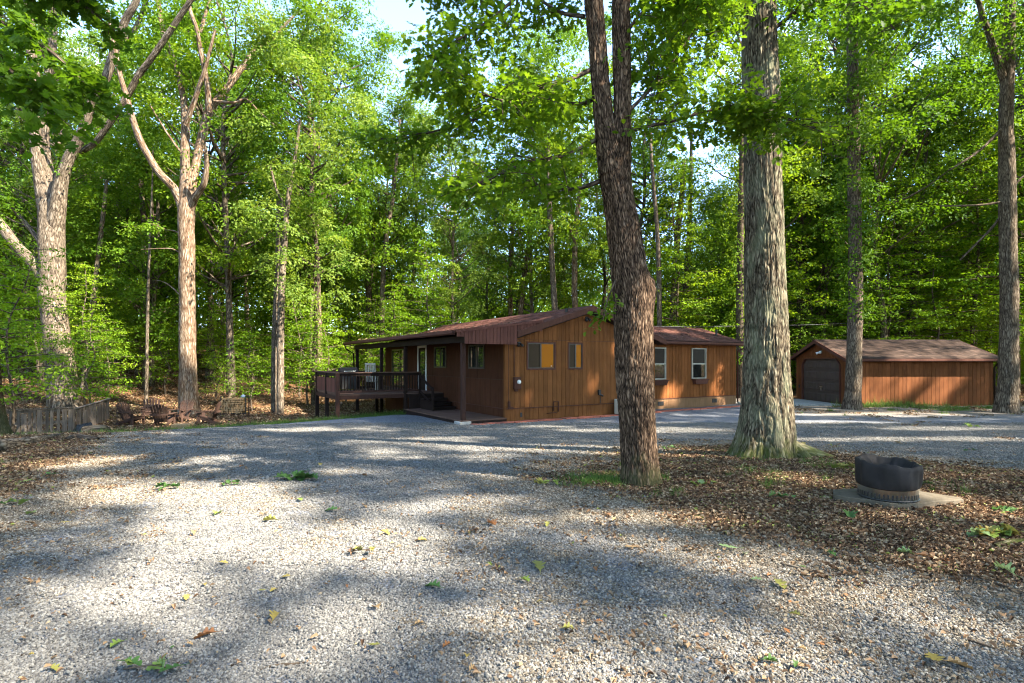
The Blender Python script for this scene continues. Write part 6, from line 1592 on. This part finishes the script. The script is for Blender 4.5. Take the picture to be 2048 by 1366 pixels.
# ------------------------------------------------------------ gravel, leaf litter and grass close to the viewer
def source(objs):
    c = bpy.data.collections.new('scatter_source'); 
    for o in objs: c.objects.link(o)
    return c
def scatter(name, pts, rot, scl, idx, coll, label):
    me = bpy.data.meshes.new(name); me.vertices.add(len(pts)); me.vertices.foreach_set('co', np.asarray(pts, np.float32).ravel())
    for an, ty, arr, key in (('rot', 'FLOAT_VECTOR', rot, 'vector'), ('scl', 'FLOAT', scl, 'value'), ('idx', 'INT', idx, 'value')):
        at_ = me.attributes.new(an, ty, 'POINT'); at_.data.foreach_set(key, np.asarray(arr, np.int32 if ty == 'INT' else np.float32).ravel())
    me.update(); o = link(name, me); tag(o, label, kind='stuff')
    ng = bpy.data.node_groups.new(name, 'GeometryNodeTree')
    ng.interface.new_socket('Geometry', in_out='INPUT', socket_type='NodeSocketGeometry'); ng.interface.new_socket('Geometry', in_out='OUTPUT', socket_type='NodeSocketGeometry')
    gi, go = ng.nodes.new('NodeGroupInput'), ng.nodes.new('NodeGroupOutput')
    ip = ng.nodes.new('GeometryNodeInstanceOnPoints'); ci = ng.nodes.new('GeometryNodeCollectionInfo')
    ci.inputs['Collection'].default_value = coll; ci.inputs['Separate Children'].default_value = True; ci.inputs['Reset Children'].default_value = True
    def attr(n, ty):
        a = ng.nodes.new('GeometryNodeInputNamedAttribute'); a.data_type = ty; a.inputs['Name'].default_value = n; return [s for s in a.outputs if s.enabled and s.name == 'Attribute'][0]
    L = ng.links
    L.new(gi.outputs[0], ip.inputs['Points']); L.new(ci.outputs[0], ip.inputs['Instance']); ip.inputs['Pick Instance'].default_value = True
    L.new(attr('idx', 'INT'), ip.inputs['Instance Index'])
    e2r = ng.nodes.new('FunctionNodeEulerToRotation'); L.new(attr('rot', 'FLOAT_VECTOR'), e2r.inputs[0]); L.new(e2r.outputs[0], ip.inputs['Rotation'])
    cx = ng.nodes.new('ShaderNodeCombineXYZ'); sa = attr('scl', 'FLOAT')
    for k in range(3): L.new(sa, cx.inputs[k])
    L.new(cx.outputs[0], ip.inputs['Scale']); L.new(ip.outputs[0], go.inputs[0])
    md = o.modifiers.new('scatter', 'NODES'); md.node_group = ng
    return o

def tint_mat(name, stops, rough=.85, spec=.25, trans=0.0, sp=0):
    m, nt, out = new_mat(name)
    col = ramp(nt, N(nt, 'Attribute', attribute_name='tint').outputs['Fac'], stops)
    if sp:
        tc = N(nt, 'TexCoord').outputs['Object']; col = mixc(nt, .5, col, ramp(nt, noise(nt, tc, sp, 4, .6), [(.3, (.65, .65, .65)), (.7, (1.3, 1.3, 1.3))]), 'MULTIPLY')
    p = princ(nt, out, col, rough, spec * .4)
    if trans:
        t = N(nt, 'BsdfTranslucent'); nt.links.new(col, t.inputs['Color']); mx = N(nt, 'MixShader'); mx.inputs[0].default_value = trans
        nt.links.new(p.outputs[0], mx.inputs[1]); nt.links.new(t.outputs[0], mx.inputs[2]); nt.links.new(mx.outputs[0], out.inputs['Surface'])
    return m
M['stone'] = tint_mat('gravel_stone', [(0, (.078, .072, .066)), (.35, (.130, .121, .110)), (.7, (.182, .169, .150)), (1, (.245, .23, .202))], sp=60)
M['stone_brown'] = tint_mat('brown_gravel_stone', [(0, (.07, .054, .04)), (.35, (.135, .108, .077)), (.7, (.205, .17, .125)), (1, (.32, .285, .23))], sp=60)
M['litter'] = tint_mat('dry_leaf', [(0, (.035, .021, .014)), (.2, (.10, .058, .033)), (.5, (.215, .125, .067)), (.8, (.32, .215, .125)), (.95, (.40, .31, .20)), (1, (.24, .27, .06))], .7, .3, .15)
M['blade'] = tint_mat('grass_blade', [(0, (.05, .10, .018)), (.6, (.11, .19, .035)), (1, (.20, .26, .06))], .5, .3, .35)
g = (1 + 5 ** .5) / 2
ICO = np.array([(-1, g, 0), (1, g, 0), (-1, -g, 0), (1, -g, 0), (0, -1, g), (0, 1, g), (0, -1, -g), (0, 1, -g), (g, 0, -1), (g, 0, 1), (-g, 0, -1), (-g, 0, 1)]) / math.hypot(1, g)
ICF = np.array([(0,11,5),(0,5,1),(0,1,7),(0,7,10),(0,10,11),(1,5,9),(5,11,4),(11,10,2),(10,7,6),(7,1,8),(3,9,4),(3,4,2),(3,2,6),(3,6,8),(3,8,9),(4,9,5),(2,4,11),(6,2,10),(8,6,7),(9,8,1)])
def stones(seed, mat, n=56, R_=.105):
    r = np.random.default_rng(seed); Vs, Fs, T = [], [], []
    for i in range(n):
        s = r.uniform(.0038, .0085) * (1.35 if r.uniform() < .1 else 1); v = ICO * r.uniform(.72, 1.2, (12, 1)) * np.array((1.25, .95, .7)) * s
        q = Quaternion((r.normal(), r.normal() * .35, r.normal() * .35, r.normal())).normalized(); v = v @ np.array(q.to_matrix()).T
        a, d = r.uniform(0, 6.28), R_ * math.sqrt(r.uniform()); Vs.append(v + (d * math.cos(a), d * math.sin(a), s * r.uniform(.15, .75))); Fs.append(ICF + 12 * i); T += [r.uniform()] * 20
    return bpy.data.objects.new('stones', mesh_np('stones', np.vstack(Vs), np.vstack(Fs), M[mat], False, attrs={'tint': ('FACE', T)}))
SC = source([stones(500 + k, 'stone') for k in range(6)] + [stones(520 + k, 'stone_brown') for k in range(6)])
# collection info lists children by name: stones, stones.001 ... keep that order
r = np.random.default_rng(600)
def cloud(n, y0, y1, ylaw=1.0):
    Y = y0 + (y1 - y0) * r.uniform(size=n) ** ylaw; px = r.uniform(-90, 2140, n); return (px - CX) / F * Y, Y
x, y = cloud(36000, 2.55, 19, 1.05)
li, br, gr_, wo = masks(x, y)
ok = r.uniform(size=len(x)) > li * 1.05; x, y, br = x[ok], y[ok], br[ok]
idx = r.integers(0, 6, len(x)) + 6 * (br + .38 * ss(.38, .62, fbm(x * .6 + 3, y * .6, 83)) * ss(11, 6, y) + r.uniform(-.35, .35, len(x)) > .5)
rot = np.stack([r.normal(size=len(x)) * .05, r.normal(size=len(x)) * .05, r.uniform(0, 6.28, len(x))], 1)
scatter('gravel', np.stack([x, y, gz(x, y) - .003], 1), rot, r.uniform(.85, 1.25, len(x)) * np.interp(y, [2.5, 11, 19], [.95, 1.35, 1.6]), idx, SC, 'crushed grey stone of the yard')

def litter_src(seed, n=38, R_=.16, size=.032, big=.0):
    r = np.random.default_rng(seed); a = r.uniform(0, 6.28, n); d = R_ * np.sqrt(r.uniform(size=n)); P = np.stack([d * np.cos(a), d * np.sin(a), r.uniform(.004, .03, n)], 1)
    ax = rdir(n, r) * (1, 1, .25); nm_ = np.array((0, 0, 1)) + .55 * rdir(n, r)
    V, Fc, nf = leaves(P, ax, nm_, size * r.uniform(.5, 1.5, n), 'hex', .5, .35)
    return bpy.data.objects.new('dry_leaves', mesh_np('dry_leaves', V, Fc, M['litter'], False, attrs={'tint': ('FACE', np.repeat(r.uniform(size=n), nf))}))
SL_ = source([litter_src(700 + k) for k in range(6)])
x, y = cloud(30000, 4.0, 26, 1.1)
li, br, gr_, wo = masks(x, y)
sp_ = (fbm(x * 1.7, y * 1.7, 81) > .5) * .09
ok = r.uniform(size=len(x)) < np.maximum(li, br * .05) * (1 - .7 * gr_); x, y = x[ok], y[ok]; n = len(x)
scatter('leaf_litter', np.stack([x, y, gz(x, y)], 1), np.stack([r.normal(size=n) * .08, r.normal(size=n) * .08, r.uniform(0, 6.28, n)], 1), r.uniform(.75, 1.3, n) * np.interp(y, [4, 26], [.9, 1.8]), r.integers(0, 6, n), SL_, 'brown dead leaves covering the ground')
# single bits of dry leaf strewn over the gravel
SS_ = source([litter_src(740 + k, 3, .12, .026) for k in range(6)])
x, y = cloud(9000, 2.6, 17, 1.3)
li, br, gr_, wo = masks(x, y)
ok = r.uniform(size=len(x)) < (.10 + .55 * br + .4 * ss(.5, .7, fbm(x * .9, y * .9, 82))) * (1 - li); x, y = x[ok], y[ok]; n = len(x)
scatter('leaf_scraps', np.stack([x, y, gz(x, y) + .012], 1), np.stack([r.normal(size=n) * .1, r.normal(size=n) * .1, r.uniform(0, 6.28, n)], 1), r.uniform(.7, 1.5, n), r.integers(0, 6, n), SS_, 'bits of dry leaf strewn over the gravel')
# farther leaf floor of the woods
x, y = cloud(16000, 20, 60, 1.2)
li, br, gr_, wo = masks(x, y); ok = r.uniform(size=len(x)) < wo; x, y = x[ok], y[ok]; n = len(x)
scatter('forest_leaf_litter', np.stack([x, y, gz(x, y)], 1), np.stack([r.normal(size=n) * .1, r.normal(size=n) * .1, r.uniform(0, 6.28, n)], 1), r.uniform(1.5, 3.0, n), r.integers(0, 6, n), SL_, 'brown dead leaves on the floor of the woods')

def tuft(seed, n=26, h=.10):
    r = np.random.default_rng(seed); a = r.uniform(0, 6.28, n); d = .07 * np.sqrt(r.uniform(size=n)); P = np.stack([d * np.cos(a), d * np.sin(a), np.zeros(n)], 1)
    ax = np.array((0, 0, 1)) + .55 * rdir(n, r); V, Fc, nf = [], [], 2
    b = unit(np.cross(ax, rdir(n, r))); L = h * r.uniform(.4, 1.3, n)[:, None]; w = .0035
    lean = rdir(n, r) * (1, 1, 0) * .35
    V = np.stack([P - b * w, P + b * w, P + ax * L * .6 + b * w * .7 + lean * L * .3, P + ax * L * .6 - b * w * .7 + lean * L * .3, P + ax * L + lean * L], 1).reshape(-1, 3)
    T = np.array([(0, 1, 2), (0, 2, 3), (3, 2, 4)]); Fc = (np.arange(n)[:, None, None] * 5 + T[None]).reshape(-1, 3)
    return bpy.data.objects.new('tuft', mesh_np('tuft', V, Fc, M['blade'], False, attrs={'tint': ('FACE', np.repeat(r.uniform(size=n), 3))}))
SG = source([tuft(800 + k, h=.06 + .02 * k) for k in range(4)])
x, y = cloud(60000, 5.5, 30, 1.0)
li, br, gr_, wo = masks(x, y)
ok = r.uniform(size=len(x)) < gr_ ** 1.5 * .8; x, y = x[ok], y[ok]; n = len(x)
xx = np.concatenate([x, r.normal(1.25, .30, 130), r.normal(17.6, 1.1, 120)]); yy = np.concatenate([y, r.normal(7.35, .14, 130), r.normal(25.5, .25, 120)]); n2 = len(xx)
scl = np.concatenate([r.uniform(.5, 1.1, n), r.uniform(.6, 1.3, 130), r.uniform(.7, 1.7, 120)]) * np.interp(yy, [8, 26], [.8, 1.5])
scatter('grass', np.stack([xx, yy, gz(xx, yy) - .005], 1), np.stack([np.zeros(n2), np.zeros(n2), r.uniform(0, 6.28, n2)], 1), scl, r.integers(0, 4, n2), SG, 'short green grass in tufts')

# ------------------------------------------------------------ the woods far off, one mass
r = np.random.default_rng(909)
n = 9500
a = r.uniform(-1.15, 1.15, n); d = r.uniform(88, 150, n)
C = np.stack([d * np.sin(a), d * np.cos(a), np.zeros(n)], 1); gzz = gz(C[:, 0], C[:, 1])
pxf = CX + C[:, 0] / C[:, 1] * F
top = 15 + 13 * fbm(pxf / 70, d / 40, 92) ; top = np.where((pxf > 1360) & (pxf < 1500), np.minimum(top, 30), top)
C[:, 2] = gzz + top * r.uniform(0, 1, n) ** .8 * np.interp(d, [88, 150], [.9, 1.3])
P, ax, nm_, L, t = sprays(C, np.array((0, 0, .8)) + rdir(n, r) * .5, r.uniform(1.0, 2.4, n), 18, .6, r, .5, .5)
dw = link('far_woods', leaf_mesh('far_woods', P, ax, nm_, L, M['leaf'], 'far', t)); tag(dw, 'far woods closing the view on all sides', kind='stuff')

# woods behind and beside the viewer
n = 6500
a = r.uniform(1.15, 2 * np.pi - 1.15, n); d = r.uniform(34, 70, n)
C = np.stack([d * np.sin(a), d * np.cos(a), np.zeros(n)], 1)
C[:, 2] = gz(C[:, 0], C[:, 1]) + 20 * r.uniform(size=n)
ok = (CX + C[:, 0] / np.maximum(C[:, 1], .01) * F > 2250) | (CX + C[:, 0] / np.maximum(C[:, 1], .01) * F < -200) | (C[:, 1] < 1)
# upper leaves left out along the sun path so light reaches the yard
k = (C[:, 0] * SUN.x + C[:, 1] * SUN.y) / (SUN.x ** 2 + SUN.y ** 2); ok &= ~((k > 0) & (np.hypot(C[:, 0] - SUN.x * k, C[:, 1] - SUN.y * k) < 26) & (C[:, 2] > 15))
C = C[ok]; n = len(C)
P, ax, nm_, L, t = sprays(C, np.array((0, 0, .6)) + rdir(n, r) * .6, r.uniform(1.0, 2.0, n), 18, .55, r, .5, .5)
bw_ = link('woods_round_the_yard', leaf_mesh('woods_round_the_yard', P, ax, nm_, L, M['leaf'], 'far', t)); tag(bw_, 'woods closing the yard behind and beside the viewer', kind='stuff')

# undergrowth closing the hillside between the trunks
n = 16000
px = r.uniform(-300, 2400, n); d = r.uniform(50, 88, n); x = (px - CX) / F * d
z = gz(x, d) + (.4 + np.where(px < 750, 14.0, 8.5) * r.uniform(size=n) ** 1.2) * (.55 + .9 * fbm(px / 55, d / 14, 95))
C = np.stack([x, d, z], 1)
P, ax, nm_, L, t = sprays(C, np.array((0, 0, 1)) + rdir(n, r) * .3, r.uniform(.6, 1.4, n), 22, .36, r, .12, .35)
ug = link('undergrowth', leaf_mesh('undergrowth', P, ax, nm_, L, M['leaf_under'], 'far', t)); tag(ug, 'leafy undergrowth between the trunks deep in the woods', kind='stuff')

# leaves caught on the roofs
rl_ = []
for k in range(150):
    if k < 70: t_, s_ = r.uniform(8.2, 13.6), r.uniform(.5, 2.9); z_ = 2.49 + (s_ - .45) / 2.72 * .82 + .03
    else: t_, s_ = r.uniform(-2.0, 1.0) if r.uniform() < .5 else -2.0 + abs(r.normal()) * .2, r.uniform(-.2, 12); z_ = 2.60 + (t_ + 2.1) * .1287 + .03
    rl_.append(house_pt(t_, s_, z_))
rl_ = np.array(rl_); n = len(rl_)
scatter('roof_leaves', rl_, np.stack([np.zeros(n), np.zeros(n), r.uniform(0, 6.28, n)], 1), r.uniform(1.2, 2.4, n), r.integers(0, 6, n), SS_, 'dry leaves caught on the cabin roof')
